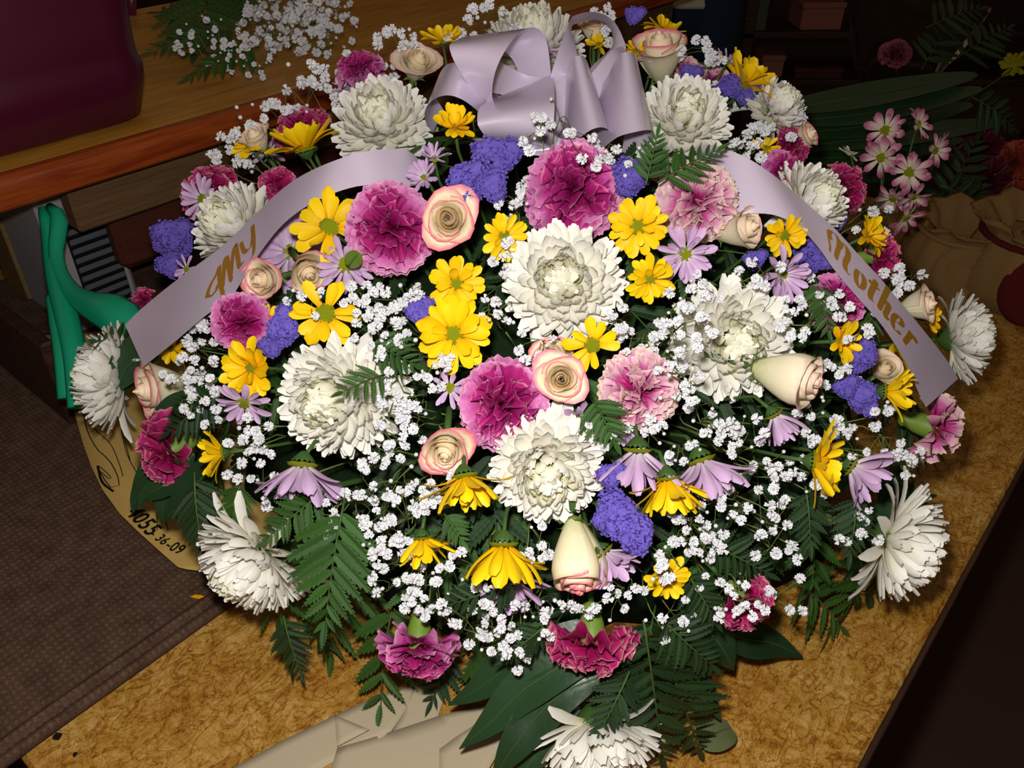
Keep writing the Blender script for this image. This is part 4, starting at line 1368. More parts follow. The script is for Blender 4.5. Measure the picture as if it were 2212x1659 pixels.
daisy(1570, 135, 80, (.4, .8, .3), L_ + 'faded, at the far shoulder beside the pink carnations', 'l', n=18, off=.0)
daisy(1178, 108, 70, (.1, .7, .5), L_ + 'pinkish, glimpsed between the bow loops', 'l', n=16, off=.0)
daisy(405, 582, 70, (-.7, .0, .5), L_ + 'small, beside the side statice at the ribbon', 'l', n=14)

# ------------------------------------------------------------------ carnations
K = 'magenta carnation '
carnation(1240, 402, 212, (0, .2, 1), K + 'large and deep-centred, right below the bow', CAR, n=44)
carnation(848, 490, 190, (.0, .1, 1), K + 'large, beside the open rose under the ribbon', CAR, n=44)
carnation(1507, 432, 172, (.12, .12, 1), 'pink and magenta carnation with pale fringed edges beside the Mother ribbon', CAR2, n=42)
carnation(1085, 878, 192, (-.05, -.12, 1), K + 'large, between the two lower open roses', CAR, n=44)
carnation(1383, 848, 168, (.1, -.15, 1), 'pink and magenta carnation with cream fringes in the lower half', CAR2, n=40)
carnation(515, 700, 132, (-.3, -.1, .85), K + 'small, above the turned yellow daisy', CAR, n=30)
carnation(335, 990, 160, (-.78, -.45, .05), K + 'with green calyx, hanging over the tan paper', CARD, n=32)
carnation(903, 1432, 178, (0, -1, .05), K + 'hanging over the cream tissue with green calyx up', CAR, n=34, d=.69)
carnation(1280, 1424, 188, (0, -1, .05), K + 'hanging above the upside-down chrysanthemum', CARD, n=34, d=.66)
carnation(1628, 1322, 130, (.6, -.7, .1), K + "behind baby's breath low over the laminate", CARD, n=30)
carnation(2048, 935, 160, (.8, -.3, .02), 'carnation with white-edged magenta petals and green calyx beyond the ribbon end', CAR2, n=15)
carnation(432, 400, 130, (-.55, .45, .3), K + 'at the outer edge beside the shelf, behind a lavender daisy', CARD, n=30)
carnation(772, 132, 105, (-.2, .85, .2), K + "at the top edge among baby's breath", CAR, n=28)
carnation(640, 258, 125, (-.35, .75, .3), K + 'behind the shoulder yellow daisy', CARD, n=30)
carnation(592, 392, 84, (-.3, .3, .6), K + 'small, just under the ribbon near the white chrysanthemum', CARD, n=24, off=.01)
carnation(1478, 135, 95, (.25, .8, .35), 'pink carnation at the far top edge behind the top rosebud', CAR2, n=28, off=.02)
carnation(1540, 160, 95, (.3, .8, .3), 'pink carnation at the far top edge beside the yellow daisy', CAR2, n=28, off=.02)
carnation(1702, 362, 98, (.55, .4, .5), K + 'right above the bend of the Mother ribbon', CAR, n=28)
carnation(1722, 302, 86, (.6, .5, .35), K + "dark, on the far shoulder behind baby's breath", CARD, n=28)
carnation(1845, 398, 112, (.75, .3, .3), K + 'with pale throat at the side edge near the pink daisies', CARD, n=26)
carnation(1922, 552, 108, (.9, .05, .2), K + 'at the side edge above the ribbon lettering', CARD, n=28)
carnation(1820, 658, 125, (.45, -.1, .75), K + 'just below the Mother ribbon among fine sprigs', CAR, n=28)
carnation(1098, 180, 90, (.0, .6, .7), K + 'glimpsed through the gap of the bow loop', CAR, n=26, off=.0)
carnation(298, 650, 70, (-.7, .2, .4), K + 'tiny glimpse behind the ribbon near the teal tool', CARD, n=20, off=.02)

# ------------------------------------------------------------------ roses
Rr = 'cream rose with pink rims, '
rose(968, 472, 142, (-.08, .12, 1), Rr + 'fully open beside the large carnation under the ribbon', 1.0, .8, off=-.03)
rose(1212, 818, 128, (-.02, -.02, 1), Rr + 'open and peach-hearted under the sparse yellow daisy', 1.0, .85, off=-.03)
rose(1195, 768, 100, (-.2, .5, .8), Rr + 'closed one half hidden behind the peach-hearted rose', .55, 1.0, off=.0)
rose(962, 978, 132, (-.05, -.55, .8), Rr + 'half open, nodding over the hanging yellow daisy', 1.0, .95, off=-.025)
rose(562, 605, 112, (-.62, -.12, .72), Rr + 'half open under the lettering of the shorter ribbon', 1.0, 1.0, off=-.02)
rose(668, 592, 98, (.2, -.3, .8), Rr + 'behind the large lavender daisy', .55, 1.1, off=.0)
rose(1247, 1226, 135, (.06, -.93, .30), Rr + 'large closed bud hanging head down', .15, 1.42, off=-.035)
rose(1722, 815, 128, (.88, -.22, .32), 'long pale rosebud lying sideways below the veiled chrysanthemum', .15, 1.35, off=-.045, pale=True)
rose(325, 842, 128, (-.9, -.12, .28), Rr + 'lying sideways at the script-lettered ribbon end above the tan paper', .55, 1.15, off=-.02)
rose(905, 128, 112, (.25, .65, .6), 'peach rose at the top edge beside the bow', 1.0, .9, pale=True)
rose(1425, 100, 128, (-.1, .82, .42), Rr + 'tall bud at the top edge behind the bow', .55, 1.15, pale=False, off=-.02)
rose(1612, 492, 100, (.8, .2, .5), 'pale rose emerging from under the Mother ribbon', .55, 1.35, pale=True, off=.0)
rose(548, 292, 72, (-.4, .7, .4), 'small cream rose at the edge nearest the shelf', .55, 1.0, pale=True)
rose(1748, 290, 66, (.75, .45, .3), 'small rose with red rim at the far side edge', .55, 1.0)
rose(2000, 658, 84, (.9, .15, .25), 'pale rose at the side edge in front of the burlap pots', .55, 1.15, pale=True)
rose(1285, 52, 70, (.0, .9, .3), 'pink-rimmed rose glimpsed behind the thin bow loop', .55, 1.0, off=.05)
rose(1915, 795, 78, (.3, .2, .6), 'pale half-hidden rose deep under the ribbon end', .55, 1.1, pale=True, off=.03)

# ------------------------------------------------------------------ statice
Z = 'purple statice clump '
statice([(1072, 338, 108, .2), (1010, 385, 112, .8), (1062, 398, 70, 1.5), (1010, 425, 60, .4)], Z + 'of three tufts in front of the bow', off=-.045)
statice([(1362, 382, 78, .7)], Z + 'between the deep-centred carnation and the fern tip')
statice([(1330, 1108, 92, .3), (1362, 1148, 112, -.4), (1310, 1122, 60, .9)], Z + 'large, beside the closed rosebud', off=-.035)
statice([(612, 700, 78, 1.2), (618, 728, 64, .3)], Z + "with a baby's breath flower on it, beside the sparse yellow daisy")
statice([(588, 746, 58, .3)], Z + 'small, above the turned yellow daisy')
statice([(372, 505, 82, .2), (398, 528, 60, 1.1), (352, 520, 48, .5)], Z + 'sticking out at the outer edge above the ribbon')
statice([(370, 572, 56, 1.3)], Z + 'small, just above the ribbon at the outer edge')
statice([(908, 672, 66, .5)], Z + 'half under the full-faced yellow daisy')
statice([(1760, 548, 90, .4), (1770, 566, 60, 0)], Z + 'under the Mother ribbon beside the peeping daisy', off=.015)
statice([(1868, 762, 62, 1.4), (1858, 790, 50, .5)], Z + 'under the ribbon letters near the long rosebud', off=-.02)
statice([(1862, 850, 62, .8), (1872, 880, 56, .2), (1828, 835, 54, .9)], Z + 'near the ribbon end beside the bare daisy stem', off=-.015)
statice([(1575, 188, 64, .3), (1612, 202, 54, .6)], Z + 'on the far shoulder under the yellow daisy')
statice([(1320, 1025, 62, .5)], Z + 'small, between chrysanthemum and lavender daisy')
statice([(1492, 158, 46, .2)], Z + "small, in baby's breath at the far top")
statice([(1372, 32, 44, .3)], Z + 'at the topmost edge beyond the bow')
statice([(1632, 560, 50, .7)], Z + 'small, under the pale rose near the ribbon', off=.0)
statice([(1808, 480, 40, .7)], Z + 'peeping above the Mother ribbon lettering', off=.03)

# ------------------------------------------------------------------ ribbons
def strip(name, e1, e2, m, parent, n=40, nw=7, bulge=0.0, inv=None):
    a, b = cr(e1, n), cr(e2, n)
    v, uv = [], []
    for i in range(n):
        for j in range(nw):
            t = j / (nw - 1)
            p = a[i] * (1 - t) + b[i] * t
            v.append(p); uv.append((t, i / (n - 1)))
    v = np.array(v)
    if inv is not None:
        iv = np.array(inv); v = v @ iv[:3, :3].T + iv[:3, 3]
    return put(name, mesh(name, v, grid_faces(nw, n), uv), m, parent), a, b

def px3(l, off=None):
    return [P(*q) if len(q) == 3 else P(q[0], q[1], None, off) for q in l]

bow = thing('ribbon_bow', 'lavender satin ribbon bow with many loops on top of the flower spray', 'bow', frame(P(1200, 230, .94), vaxis(1200, 230, (0, .4, 1))))
binv = bow.matrix_basis.inverted()
LOOPS = {
 'front': ([(1100, 200, .93), (1060, 215, .89), (1036, 233, .855), (1031, 255, .835), (1035, 276, .835), (1062, 302, .86), (1120, 305, .91)],
           [(1215, 150, .93), (1196, 168, .885), (1198, 190, .845), (1198, 230, .815), (1196, 272, .812), (1195, 308, .835), (1200, 335, .89)]),
 'upper': ([(1060, 232, .91), (1040, 222, .885), (992, 152, .85), (973, 112, .84), (977, 92, .85), (1030, 78, .89), (1100, 120, .94), (1130, 180, .95)],
           [(1072, 232, .89), (1063, 205, .86), (1070, 155, .83), (1094, 105, .825), (1128, 66, .85), (1162, 62, .89), (1182, 95, .915), (1193, 185, .93)]),
 'round': ([(1060, 265, .92), (1030, 238, .875), (1000, 216, .85), (970, 206, .842), (942, 212, .85), (921, 232, .87), (918, 258, .895), (935, 285, .92)],
           [(1075, 235, .93), (1040, 195, .885), (1005, 150, .865), (985, 136, .87), (962, 142, .895), (945, 170, .92), (940, 205, .94), (960, 240, .95)]),
 'tall': ([(1190, 185, .90), (1192, 155, .888), (1228, 50, .875), (1246, 32, .89), (1285, 26, .92), (1322, 42, .95), (1344, 78, .955), (1350, 118, .945), (1305, 190, .92)],
          [(1262, 210, .91), (1247, 118, .905), (1234, 62, .90), (1250, 50, .915), (1285, 42, .945), (1316, 58, .975), (1322, 100, .98), (1276, 146, .96), (1250, 200, .93)]),
 'middle': ([(1215, 185, .93), (1225, 150, .885), (1238, 125, .86), (1250, 120, .855), (1261, 122, .865), (1272, 142, .90), (1280, 190, .93)],
            [(1196, 335, .90), (1222, 325, .86), (1250, 300, .832), (1280, 279, .815), (1305, 276, .825), (1315, 290, .86), (1290, 335, .90)]),
 'side': ([(1290, 200, .93), (1312, 165, .90), (1334, 122, .88), (1347, 114, .868), (1360, 112, .87), (1372, 116, .885), (1376, 140, .92), (1365, 200, .94)],
          [(1270, 345, .90), (1305, 318, .858), (1335, 296, .832), (1368, 286, .82), (1398, 281, .828), (1411, 285, .85), (1402, 305, .88), (1340, 345, .91)]),
 'low': ([(1020, 300, .90), (1050, 318, .872), (1100, 330, .865), (1160, 336, .868)],
         [(1195, 290, .87), (1230, 310, .862), (1275, 330, .868), (1310, 345, .90)]),
 'back': ([(1250, 190, .93), (1285, 150, .92), (1320, 110, .93), (1345, 100, .95)],
          [(1290, 250, .92), (1312, 210, .91), (1345, 150, .92), (1362, 125, .94)]),
 'heart': ([(1060, 200, .945), (1085, 205, .93), (1120, 215, .925), (1160, 210, .93)],
           [(1075, 130, .96), (1110, 150, .94), (1150, 165, .935), (1195, 160, .94)]),
 'under': ([(1185, 210, .90), (1205, 180, .893), (1225, 150, .90), (1240, 130, .91)],
           [(1200, 300, .885), (1225, 260, .878), (1240, 215, .885), (1255, 175, .90)]),
}
for nme, (e1, e2) in LOOPS.items():
    strip('loop', px3(e1), px3(e2), SATIN, bow, 44, 9, inv=binv)
mb = MB(); mb.tube(np.array([binv @ Vector(P(*q)) for q in ((1185, 200, .935), (1200, 230, .925), (1215, 262, .93), (1222, 290, .94))]), [.010, .016, .016, .010], 10); put('knot', mb.mesh('knot'), SATIN, bow)

def streamer(up, lo, du, dl, label):
    """ribbon tail from its upper and lower edge; du, dl = distances of the two edges along it"""
    n = 48
    a, b = cr(up, n), cr(lo, n)
    g = np.linspace(0, 1, n)
    ou = cr(np.stack([np.linspace(0, 1, len(du)), du], 1), 200)
    ol = cr(np.stack([np.linspace(0, 1, len(dl)), dl], 1), 200)
    A = np.array([P(a[i][0], a[i][1], np.interp(g[i], ou[:, 0], ou[:, 1])) for i in range(n)])
    B = np.array([P(b[i][0], b[i][1], np.interp(g[i], ol[:, 0], ol[:, 1])) for i in range(n)])
    c = A.mean(0) * .5 + B.mean(0) * .5
    root = thing('ribbon_streamer', label, 'ribbon', Matrix.Translation(c), 'lettered ribbon ends')
    A, B = A - c, B - c
    v, uv = [], []
    nw = 9
    for i in range(n):
        for j in range(nw):
            t = j / (nw - 1)
            v.append(A[i] * (1 - t) + B[i] * t); uv.append((t, i / (n - 1)))
    put('ribbon', mesh('ribbon', v, grid_faces(nw, n), uv), SATIN, root)
    return root, A, B, c

def write(root, A, B, c, glyphs, pen=.055, lift=.0012):
    """gold letters as calligraphic strokes; glyph coordinates: x along the ribbon 0..1, y across it 0 (lower edge) .. 1"""
    n = len(A)
    def at(x, y):
        f = min(max(x, 0), .999) * (n - 1); i = min(int(f), n - 2); t = f - i
        a = A[i] * (1 - t) + A[i + 1] * t; b = B[i] * (1 - t) + B[i + 1] * t
        nn = nrm(np.cross(A[i + 1] - A[i], b - a))
        p = b * (1 - y) + a * y
        if nn @ (CAM - c - p) < 0: nn = -nn
        return p + nn * lift
    for strokes in glyphs:
        mb = MB()
        for st, wk in strokes:
            q = cr(st, 26)
            t = np.gradient(q, axis=0)
            v = []
            for i in range(26):
                d = nrm([t[i][0] * 3.2, t[i][1]])
                ang = math.atan2(d[1], d[0])
                wd = pen * wk * (.22 + .78 * abs(math.sin(ang - .45)))
                if i in (0, 25): wd *= .45
                v += [at(q[i][0] - d[1] * wd / 3.2, q[i][1] + d[0] * wd), at(q[i][0] + d[1] * wd / 3.2, q[i][1] - d[0] * wd)]
            mb.add(v, [(2 * i, 2 * i + 1, 2 * i + 3, 2 * i + 2) for i in range(25)])
        put('letter', mb.mesh('letter'), GOLD, root)

tail_r = streamer([(1500, 318), (1530, 312), (1562, 320), (1612, 340), (1662, 372), (1710, 410), (1760, 455), (1802, 492), (1852, 547), (1902, 602), (1958, 668), (2010, 732), (2048, 782), (2070, 818)],
                  [(1540, 445), (1585, 462), (1625, 461), (1665, 463), (1700, 475), (1735, 498), (1772, 540), (1800, 580), (1850, 640), (1895, 690), (1932, 742), (1962, 795), (1985, 850), (2000, 880)],
                  [.84, .80, .785, .785, .79, .785, .78, .775, .77, .77, .775, .785, .80, .81], [.79, .78, .772, .762, .755, .75, .742, .735, .732, .732, .732, .734, .736, .74], 'lavender satin ribbon end with gold Mother lettering draped over the spray')
def gl(x0, w_, strokes, y0=.22, h_=.50):
    return [([(x0 + w_ * p[0], y0 + h_ * p[1]) for p in s], k) for s, k in strokes]
MM = [([(.02, .95), (.0, .7), (.06, .35), (.04, .05)], .5), ([(.10, .72), (.02, .95), (.16, 1.2), (.36, 1.15), (.40, .8), (.34, .4), (.30, .05)], 1.0), ([(.40, .75), (.52, 1.15), (.72, 1.15), (.76, .8), (.68, .35), (.74, .04), (.94, .1)], 1.15)]
LO = [([(.55, .75), (.2, .72), (.05, .38), (.25, .02), (.6, .05), (.8, .4), (.62, .75), (.45, .7)], 1.1)]
LT = [([(.55, 1.15), (.45, .8), (.32, .3), (.42, .02), (.75, .08)], 1.15), ([(-.05, .84), (.4, .80), (1.0, .90)], 1.6)]
LH = [([(.34, 1.5), (.24, .8), (.12, .0)], 1.1), ([(.18, .45), (.42, .76), (.68, .74), (.66, .4), (.60, .0)], 1.1), ([(.6, .0), (.75, -.02), (.95, .14)], .8)]
LE = [([(.15, .4), (.5, .45), (.75, .6), (.55, .8), (.22, .7), (.05, .38), (.25, .03), (.6, .03), (.9, .2)], 1.1)]
LR = [([(.1, .74), (.3, .7), (.28, .4), (.2, .02)], 1.1), ([(.26, .4), (.45, .72), (.7, .76), (.8, .62)], 1.0)]
LY = [([(.1, .75), (.2, .3), (.5, .1), (.8, .5)], 1.0), ([(.85, .8), (.75, .2), (.5, -.35), (.15, -.4), (.3, -.05)], 1.0)]
write(*tail_r, [gl(.435, .110, MM), gl(.557, .048, LO), gl(.612, .044, LT), gl(.662, .056, LH), gl(.726, .052, LE), gl(.788, .052, LR)], .034)

tail_l = streamer([(905, 345), (880, 325), (832, 322), (772, 331), (702, 355), (642, 385), (590, 425), (540, 475), (482, 530), (422, 575), (362, 620), (302, 670), (270, 702)],
                  [(915, 400), (890, 402), (842, 405), (792, 400), (742, 410), (692, 430), (648, 455), (606, 490), (566, 540), (532, 590), (500, 640), (440, 685), (385, 732), (310, 792)],
                  [.84, .81, .79, .795, .815, .83, .835, .835, .84, .85, .865, .88, .89], [.82, .795, .783, .785, .782, .785, .785, .785, .785, .785, .79, .80, .82, .85], 'lavender satin ribbon end with gold script lettering draped beside the teal tool')
# this ribbon reads from its free end upwards: mirror x
A_, B_ = tail_l[1][::-1], tail_l[2][::-1]
MS = [([(.0, .30), (-.10, .05), (-.22, .10), (-.12, .42), (.05, .7), (.12, .9), (.04, .4), (.0, -.25)], .9), ([(.02, .0), (.18, .7), (.26, 1.0), (.24, .5), (.20, -.05)], 1.1), ([(.22, .1), (.38, .8), (.46, 1.05), (.44, .5), (.42, .05), (.52, .02)], 1.1)]
YS = [([(.0, .75), (.04, .2), (.3, .1), (.5, .6)], .9), ([(.52, .95), (.45, .2), (.35, -.3), (.2, -.42)], 1.0)]
ES = [([(.0, .0), (.25, .7), (.45, 1.25), (.32, 1.35), (.2, .8), (.18, .1), (.4, .05)], .9)]
write(tail_l[0], A_, B_, tail_l[3], [gl(.30, .20, MS, .22, .5), gl(.412, .10, YS, .30, .5)], .030)

# ------------------------------------------------------------------ baby's breath
for i, q in enumerate([
    (800, 650, 62, 16, 'under the large carnation beside the open rose'), (862, 700, 62, 17, "in the dense patch beside the full-faced yellow daisy"), (815, 730, 60, 16, 'in the dense patch beside the sparse yellow daisy'), (880, 640, 50, 11, 'just beneath the open rose'),
    (870, 840, 58, 15, 'at the tips of the straggling chrysanthemum petals'), (895, 900, 55, 13, 'between the straggling chrysanthemum and the nodding rose'), (955, 790, 58, 11, 'right under the full-faced yellow daisy'), (855, 925, 50, 11, 'beneath the loose petals of the straggling chrysanthemum'),
    (840, 1020, 70, 17, 'to the side of the nodding half-open rose'), (800, 1090, 72, 18, 'under the large hanging lavender daisy'), (890, 1095, 66, 16, 'beside the daisy that hangs under the half-open rose'), (930, 1030, 55, 10, 'close under the nodding half-open rose'),
    (830, 1170, 62, 15, 'beside the buried yellow daisy'), (860, 1245, 70, 17, 'hanging above the carnation that is over the tissue'), (935, 1290, 70, 16, 'right above the green calyx over the tissue'), (900, 1215, 60, 9, 'on the buried yellow daisy'),
    (1010, 1330, 66, 13, 'low, between the two hanging carnations'), (1065, 1375, 60, 12, 'lowest, between the two hanging carnations'), (1030, 1230, 60, 9, 'beside the daisy seen from above'), (1150, 1330, 60, 11, 'below the lavender daisy that hangs low'), (1130, 1180, 60, 11, 'at the shoulder of the closed rosebud'),
    (1430, 770, 66, 17, 'at the inner edge of the veiled chrysanthemum'), (1395, 740, 55, 12, 'beside the sparse yellow daisy under the centre'), (1480, 720, 62, 16, 'lying on the veiled chrysanthemum', -.06), (1500, 640, 58, 13, 'above the veiled chrysanthemum'), (1470, 840, 62, 15, 'at the lower rim of the veiled chrysanthemum', -.04),
    (1345, 700, 44, 8, 'by the tips of the central chrysanthemum'), (1540, 900, 66, 14, 'under the veiled chrysanthemum'), (1600, 960, 70, 15, 'between lavender daisies and the long rosebud'), (1660, 1000, 66, 13, 'beside the half-closed lavender daisy'),
    (1500, 1130, 70, 17, 'under the yellow daisy seen from behind'), (1570, 1100, 64, 14, 'under the wide drooping lavender daisy'), (1540, 1180, 56, 13, 'beside the large statice clump'), (1650, 1110, 62, 11, 'fine and loose above the bare laminate'), (1690, 1190, 62, 9, 'dangling over the bare laminate'),
    (1570, 1280, 62, 15, 'over the low magenta carnation by the laminate'), (1620, 1300, 55, 12, 'in front of the low magenta carnation', -.05), (1440, 1230, 50, 8, 'on the thin-petalled daisy', -.04), (1340, 1300, 58, 11, 'under the closed rosebud and lavender daisy'), (1440, 1330, 60, 8, 'low beside the upper hanging carnation'),
    (1760, 880, 58, 10, 'below the long pale rosebud'), (1800, 940, 66, 14, 'above the edge-on yellow daisy'), (1900, 930, 66, 14, 'near the ribbon end over the laminate'), (1950, 990, 50, 9, 'outermost, beside the lavender daisy over the laminate'), (1850, 1130, 60, 7, 'beside the chrysanthemum seen from behind'), (1740, 1040, 50, 8, 'behind the edge-on yellow daisy'),
    (1130, 440, 55, 13, 'between the front statice and the deep-centred carnation'), (1105, 560, 44, 8, 'at the side of the central chrysanthemum'), (1070, 680, 50, 9, 'beside the lower edge of the central chrysanthemum'), (1165, 740, 50, 7, 'above the peach-hearted rose'),
    (1195, 300, 85, 12, 'rising on bare stems in front of the bow', -.085), (1340, 335, 60, 12, 'under the side loop of the bow', -.05), (1380, 360, 44, 8, 'around the fern tip'),
    (1680, 260, 60, 18, 'dense, on the far shoulder'), (1640, 300, 55, 16, 'dense, above the Mother ribbon bend'), (1600, 330, 44, 8, 'along the upper edge of the Mother ribbon'), (1520, 130, 55, 12, 'at the far top beside the pink carnations'), (1550, 210, 40, 8, 'behind the statice of the far shoulder'),
    (1300, 60, 50, 9, 'seen inside the thin bow loop', .03), (1055, 60, 60, 9, 'at the very top beside the chrysanthemum'), (1000, 90, 44, 8, 'at the top by the bow'), (850, 110, 60, 14, 'around the peach rose'), (720, 170, 66, 16, 'above the lavender daisy at the top edge'), (650, 190, 60, 11, 'sticking out towards the shelf'), (560, 250, 55, 9, 'outermost towards the shelf'), (510, 330, 60, 16, 'veiling the small rose and daisy by the shelf'), (620, 300, 40, 6, 'on the shoulder magenta carnation'),
    (455, 690, 50, 12, 'just under the ribbon with script lettering'), (430, 760, 55, 13, 'between the ribbon end and the turned yellow daisy'), (400, 830, 60, 14, 'on the sideways rose above the paper', -.05), (440, 870, 50, 11, 'beside the sideways rose'), (500, 960, 70, 11, 'around the small edge-on daisy'), (560, 940, 60, 9, 'under the peeping lavender daisy'), (560, 1060, 60, 8, 'loose, above the hanging chrysanthemum'), (690, 1110, 55, 7, 'between fern and lavender daisy'),
    (660, 650, 44, 6, 'on the petals of the sparse yellow daisy', -.05), (1640, 600, 55, 9, 'on the lavender daisy by the veiled chrysanthemum', -.05), (1720, 690, 55, 9, 'fine, over the upper rim of the veiled chrysanthemum', -.06), (1830, 690, 66, 10, 'over the carnation under the Mother ribbon', -.045), (1770, 640, 50, 7, 'beside the carnation under the Mother ribbon'), (1830, 790, 50, 8, 'by the half-opened daisy under the letters'), (1880, 480, 50, 6, 'above the Mother lettering'), (1950, 600, 48, 9, 'sticking out before the burlap pots'), (1410, 930, 55, 9, 'above the lavender daisy seen from behind'), (1290, 930, 40, 5, 'by the lower chrysanthemum'),
    (1480, 970, 50, 8, 'between the two drooping lavender daisies'), (1700, 1290, 50, 6, 'last few flowers before the open laminate'), (1230, 1330, 44, 7, 'above the hanging magenta carnation'), (1110, 1400, 50, 7, 'tips hanging beside the long leaves')]):
    gyp(q[0], q[1], q[2], int(q[3] * 1.15), q[4], q[5] if len(q) > 5 else -.012)

# ------------------------------------------------------------------ ferns and leaves of the spray
def outward(p):
    return nrm((p - DC) / DR ** 2)
FR = 'fern frond '
for a, b, n_, wd, mt_, var, pr in (
    ((745, 1075, -.01), (702, 1360, -.03), 'bright green, hanging beside the hanging chrysanthemum', .52, FERN, 0, 9),
    ((700, 1060, .0), (575, 1165, -.02), 'bright green, pointing at the hanging chrysanthemum', .45, FERN, 0, 8),
    ((612, 1330, .03), (650, 1450, .02), 'dark, dangling under the hanging chrysanthemum', .5, FERND, 0, 7),
    ((1395, 400, -.04), (1420, 290, -.10), 'small bright tip rising beside the bow', .42, FERN, 1, 7),
    ((1420, 395, -.04), (1555, 322, -.09), 'small bright tip crossing the Mother ribbon start', .42, FERN, 1, 7),
    ((300, 745, .0), (205, 738, -.05), 'small tip lying over the side chrysanthemum by the teal tool', .5, FERN, 1, 6),
    ((480, 850, .0), (365, 935, -.03), 'dark, between sideways rose and paper carnation', .5, FERND, 0, 8),
    ((1280, 860, .0), (1330, 960, -.03), 'bright green, between the lower roses and lavender daisies', .5, FERN, 0, 7),
    ((800, 740, .01), (900, 790, -.01), 'bright green, behind the straggling chrysanthemum', .5, FERN, 0, 7),
    ((830, 810, -.02), (735, 850, -.07), 'tiny tip lying on the straggling chrysanthemum', .4, FERN, 1, 5),
    ((1390, 1340, .0), (1430, 1640, .0), 'long dark one beside the upside-down chrysanthemum', .42, FERND, 0, 11),
    ((1420, 1330, .0), (1540, 1440, .0), 'dark, spreading over the laminate below the low carnation', .5, FERND, 0, 9),
    ((1360, 1450, .0), (1290, 1590, -.03), 'dark, hanging over the upside-down chrysanthemum', .45, FERND, 0, 8),
    ((1440, 1420, .01), (1510, 1620, .02), 'dark, lowest towards the round leaf', .45, FERND, 0, 9),
    ((1530, 1170, .0), (1660, 1240, .0), 'dark, under the drooping lavender daisy', .45, FERND, 0, 8),
    ((1480, 1230, .0), (1545, 1340, .0), 'dark, beside the thin-petalled daisy', .5, FERND, 0, 8),
    ((1740, 1050, .0), (1750, 1180, .0), 'dark, hanging under the edge-on yellow daisy', .5, FERND, 0, 8),
    ((1850, 1060, .0), (1835, 1200, .0), 'dark, hanging under the outer lavender daisy', .5, FERND, 0, 7),
    ((420, 1020, .0), (440, 1190, .0), 'dark, hanging over the tan paper', .5, FERND, 0, 9),
    ((520, 1040, .0), (500, 1140, .0), 'green tip above the hanging chrysanthemum', .5, FERN, 0, 7),
    ((1130, 1250, .0), (960, 1310, .0), "dark, in baby's breath above the hanging carnations", .4, FERND, 0, 8),
    ((960, 1110, .0), (1000, 1170, -.01), 'bright green, over the buried yellow daisy', .5, FERN, 0, 6),
    ((1180, 1350, .0), (1090, 1420, .0), 'dark, between the hanging carnations', .45, FERND, 0, 8),
    ((1760, 600, .0), (1790, 720, .0), 'dark, under the Mother ribbon', .5, FERN, 0, 7),
    ((1870, 620, .02), (1880, 740, .02), 'green, in the gap under the ribbon letters', .5, FERN, 0, 7),
    ((1560, 200, .0), (1660, 235, -.01), 'dark, below the far shoulder daisy', .35, FERND, 0, 6)):
    pa, pb = P(a[0], a[1], None, a[2] - .012), P(b[0], b[1], None, b[2] - .012)
    for p_ in (pa, pb):
        p_[2] = max(p_[2], .012)
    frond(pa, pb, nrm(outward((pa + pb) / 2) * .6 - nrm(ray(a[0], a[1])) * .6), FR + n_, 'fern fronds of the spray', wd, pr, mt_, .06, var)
# filler fronds lying over the foam, between the flowers
ga = math.pi * (3 - math.sqrt(5))
nf = 0
taken = set()
flowers = [o for o in bpy.data.objects if o.get('group') and ('in the spray' in o['group'] or 'pink rims' in o['group']) and len(o['label'].split()) <= 11]
for i in range(150):
    g = (i + .5) / 150
    th = math.acos(1 - g)
    ph = i * ga
    dr = np.array([math.sin(th) * math.cos(ph), math.sin(th) * math.sin(ph), math.cos(th)])
    if dr[1] > .45:
        continue
    p = DC + DR * dr * .84
    n_ = nrm(dr / DR)
    dn = nrm(np.array([dr[0], dr[1] - .1, -.25]) + rng.normal(0, .45, 3))
    dn = nrm(dn - n_ * (dn @ n_))
    q = p + dn * random.uniform(.10, .15) + n_ * random.uniform(-.005, .03)
    if q[2] < .015:
        q[2] = .015
    near = sorted((np.linalg.norm(np.array(f.matrix_basis.translation) - (p + q) / 2), f.name) for f in flowers)
    lab = 'dark fern frond tucked deep between the flowers of the spray'
    for dist, nm_ in near:
        if dist > .2:
            break
        if nm_ not in taken:
            taken.add(nm_)
            lab = 'dark fern frond beside the ' + bpy.data.objects[nm_]['label']
            break
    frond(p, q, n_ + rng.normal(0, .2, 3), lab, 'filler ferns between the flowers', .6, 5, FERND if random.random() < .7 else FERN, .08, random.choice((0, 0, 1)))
    nf += 1

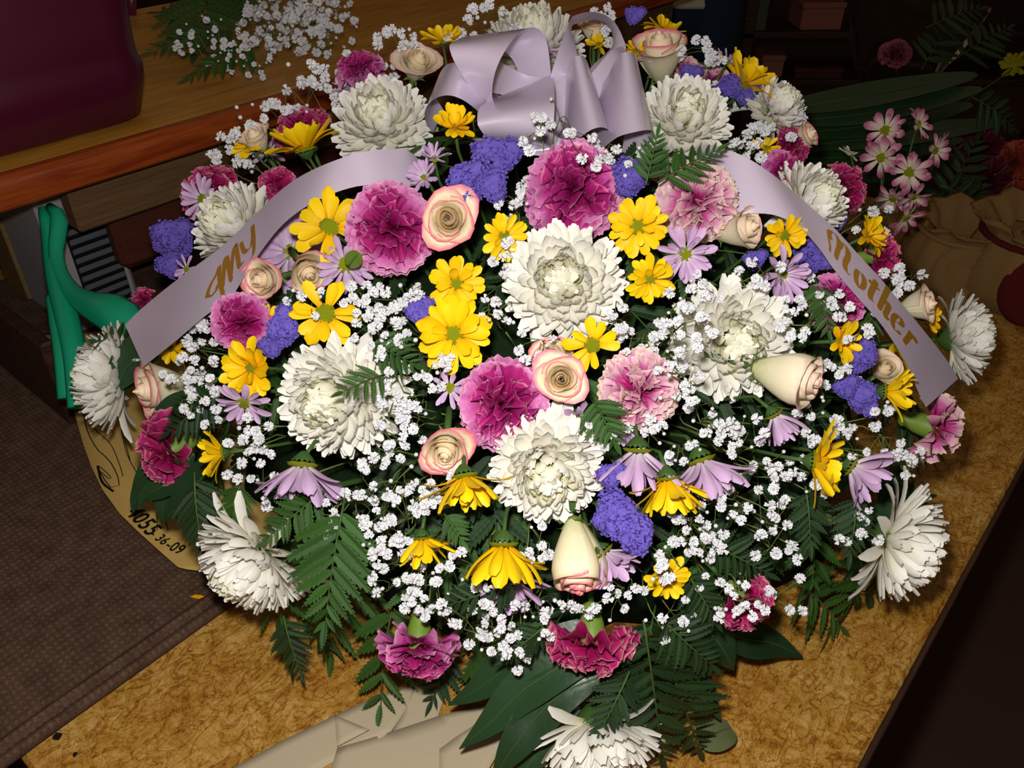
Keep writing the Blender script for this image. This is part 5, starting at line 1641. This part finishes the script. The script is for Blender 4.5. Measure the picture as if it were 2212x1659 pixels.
fl_n = nrm([0, -.35, .9])
BL = 'long dark green lance leaf '
for pts, w_, n_ in (
    ([(1290, 1340, .70), (1190, 1400, .70), (1100, 1440, .71), (1030, 1490, .72), (968, 1524, .735)], .036, 'pointing at the cream tissue, uppermost of three'),
    ([(1330, 1390, .69), (1210, 1440, .69), (1120, 1500, .695), (1060, 1560, .70), (992, 1618, .71)], .037, 'pointing at the cream tissue, middle of three'),
    ([(1300, 1460, .69), (1210, 1500, .69), (1150, 1560, .69), (1105, 1620, .69), (1060, 1690, .70)], .036, 'running off the bottom edge, lowest of three'),
    ([(1270, 1540, .71), (1200, 1590, .71), (1150, 1640, .71), (1110, 1700, .71)], .028, 'behind the upside-down chrysanthemum'),
    ([(1370, 1390, .70), (1450, 1430, .71), (1510, 1480, .72), (1535, 1520, .73), (1556, 1555, .735)], .034, 'curving down to the round leaf'),
    ([(1480, 1330, .73), (1530, 1365, .735), (1560, 1400, .74), (1585, 1448, .755)], .034, 'short and pointed over the laminate'),
    ([(1540, 1340, .75), (1600, 1378, .77), (1670, 1390, .80), (1735, 1420, .82)], .036, 'lying out over the laminate, farthest from the flowers'),
    ([(400, 950, .83), (345, 1010, .845), (300, 1070, .86), (290, 1090, .865), (288, 1108, .868)], .040, 'over the tan paper, outermost'),
    ([(420, 980, .81), (370, 1040, .825), (316, 1070, .838), (299, 1102, .845)], .028, 'over the tan paper, second one'),
    ([(470, 990, .79), (430, 1040, .80), (392, 1085, .81), (352, 1128, .82)], .036, 'over the printed number on the paper'),
    ([(380, 1010, .83), (362, 1060, .84), (352, 1100, .85), (350, 1130, .86)], .026, 'narrow one hanging straight over the paper'),
    ([(330, 720, .90), (300, 770, .90), (270, 800, .905), (250, 850, .91)], .05, 'behind the side chrysanthemum under the ribbon end'),
    ([(1880, 1100, .80), (1910, 1130, .80), (1905, 1180, .80), (1890, 1215, .80)], .045, 'behind the chrysanthemum seen from behind'),
    ([(1690, 1060, .78), (1720, 1110, .79), (1750, 1150, .80), (1768, 1190, .81)], .03, 'thin, under the edge-on yellow daisy'),
    ([(1600, 1210, .76), (1640, 1235, .77), (1660, 1240, .78)], .022, 'tiny, pointing over the laminate'),
    ([(450, 890, .82), (400, 890, .83), (350, 905, .84), (320, 930, .85)], .045, 'under the sideways rose')):
    p3 = [P(*q) for q in pts]
    for p_ in p3:
        p_[2] = max(p_[2], .006)
    blade(p3, w_, nrm(fl_n - .4 * nrm(ray(pts[0][0], pts[0][1]))), BL + n_, BLADE, 'lance leaves of the spray')
EUC = M('round_leaf_grey_green', lin(92, 100, 64), .6, .2, .05, 0, bump=(100, .2))
a, b = onz(1512, 1606, .02), onz(1580, 1572, .02)
blade([a, (a + b) / 2 + [0, 0, .004], b], .034, upn, 'round grey-green leaf lying on the laminate near the bottom edge', EUC, None, 'round_leaf', .06, lambda g: max(math.sin(math.pi * (g * .9 + .05)) ** .45, .05))
GL2 = M('leaf_green', lin(88, 110, 30), .5, .3, .06)
a, b = P(752, 575, None, -.01), P(776, 545, None, -.02)
blade([a, (a + b) / 2, b], .016, vaxis(765, 560, (0, 0, 1)), 'small light green leaf under the large carnation near the ribbon', GL2, None, 'small_leaf', .1, lambda g: max(math.sin(math.pi * (g * .9 + .05)) ** .5, .05), nv=8)
print('objects', len(bpy.data.objects), 'filler', nf)
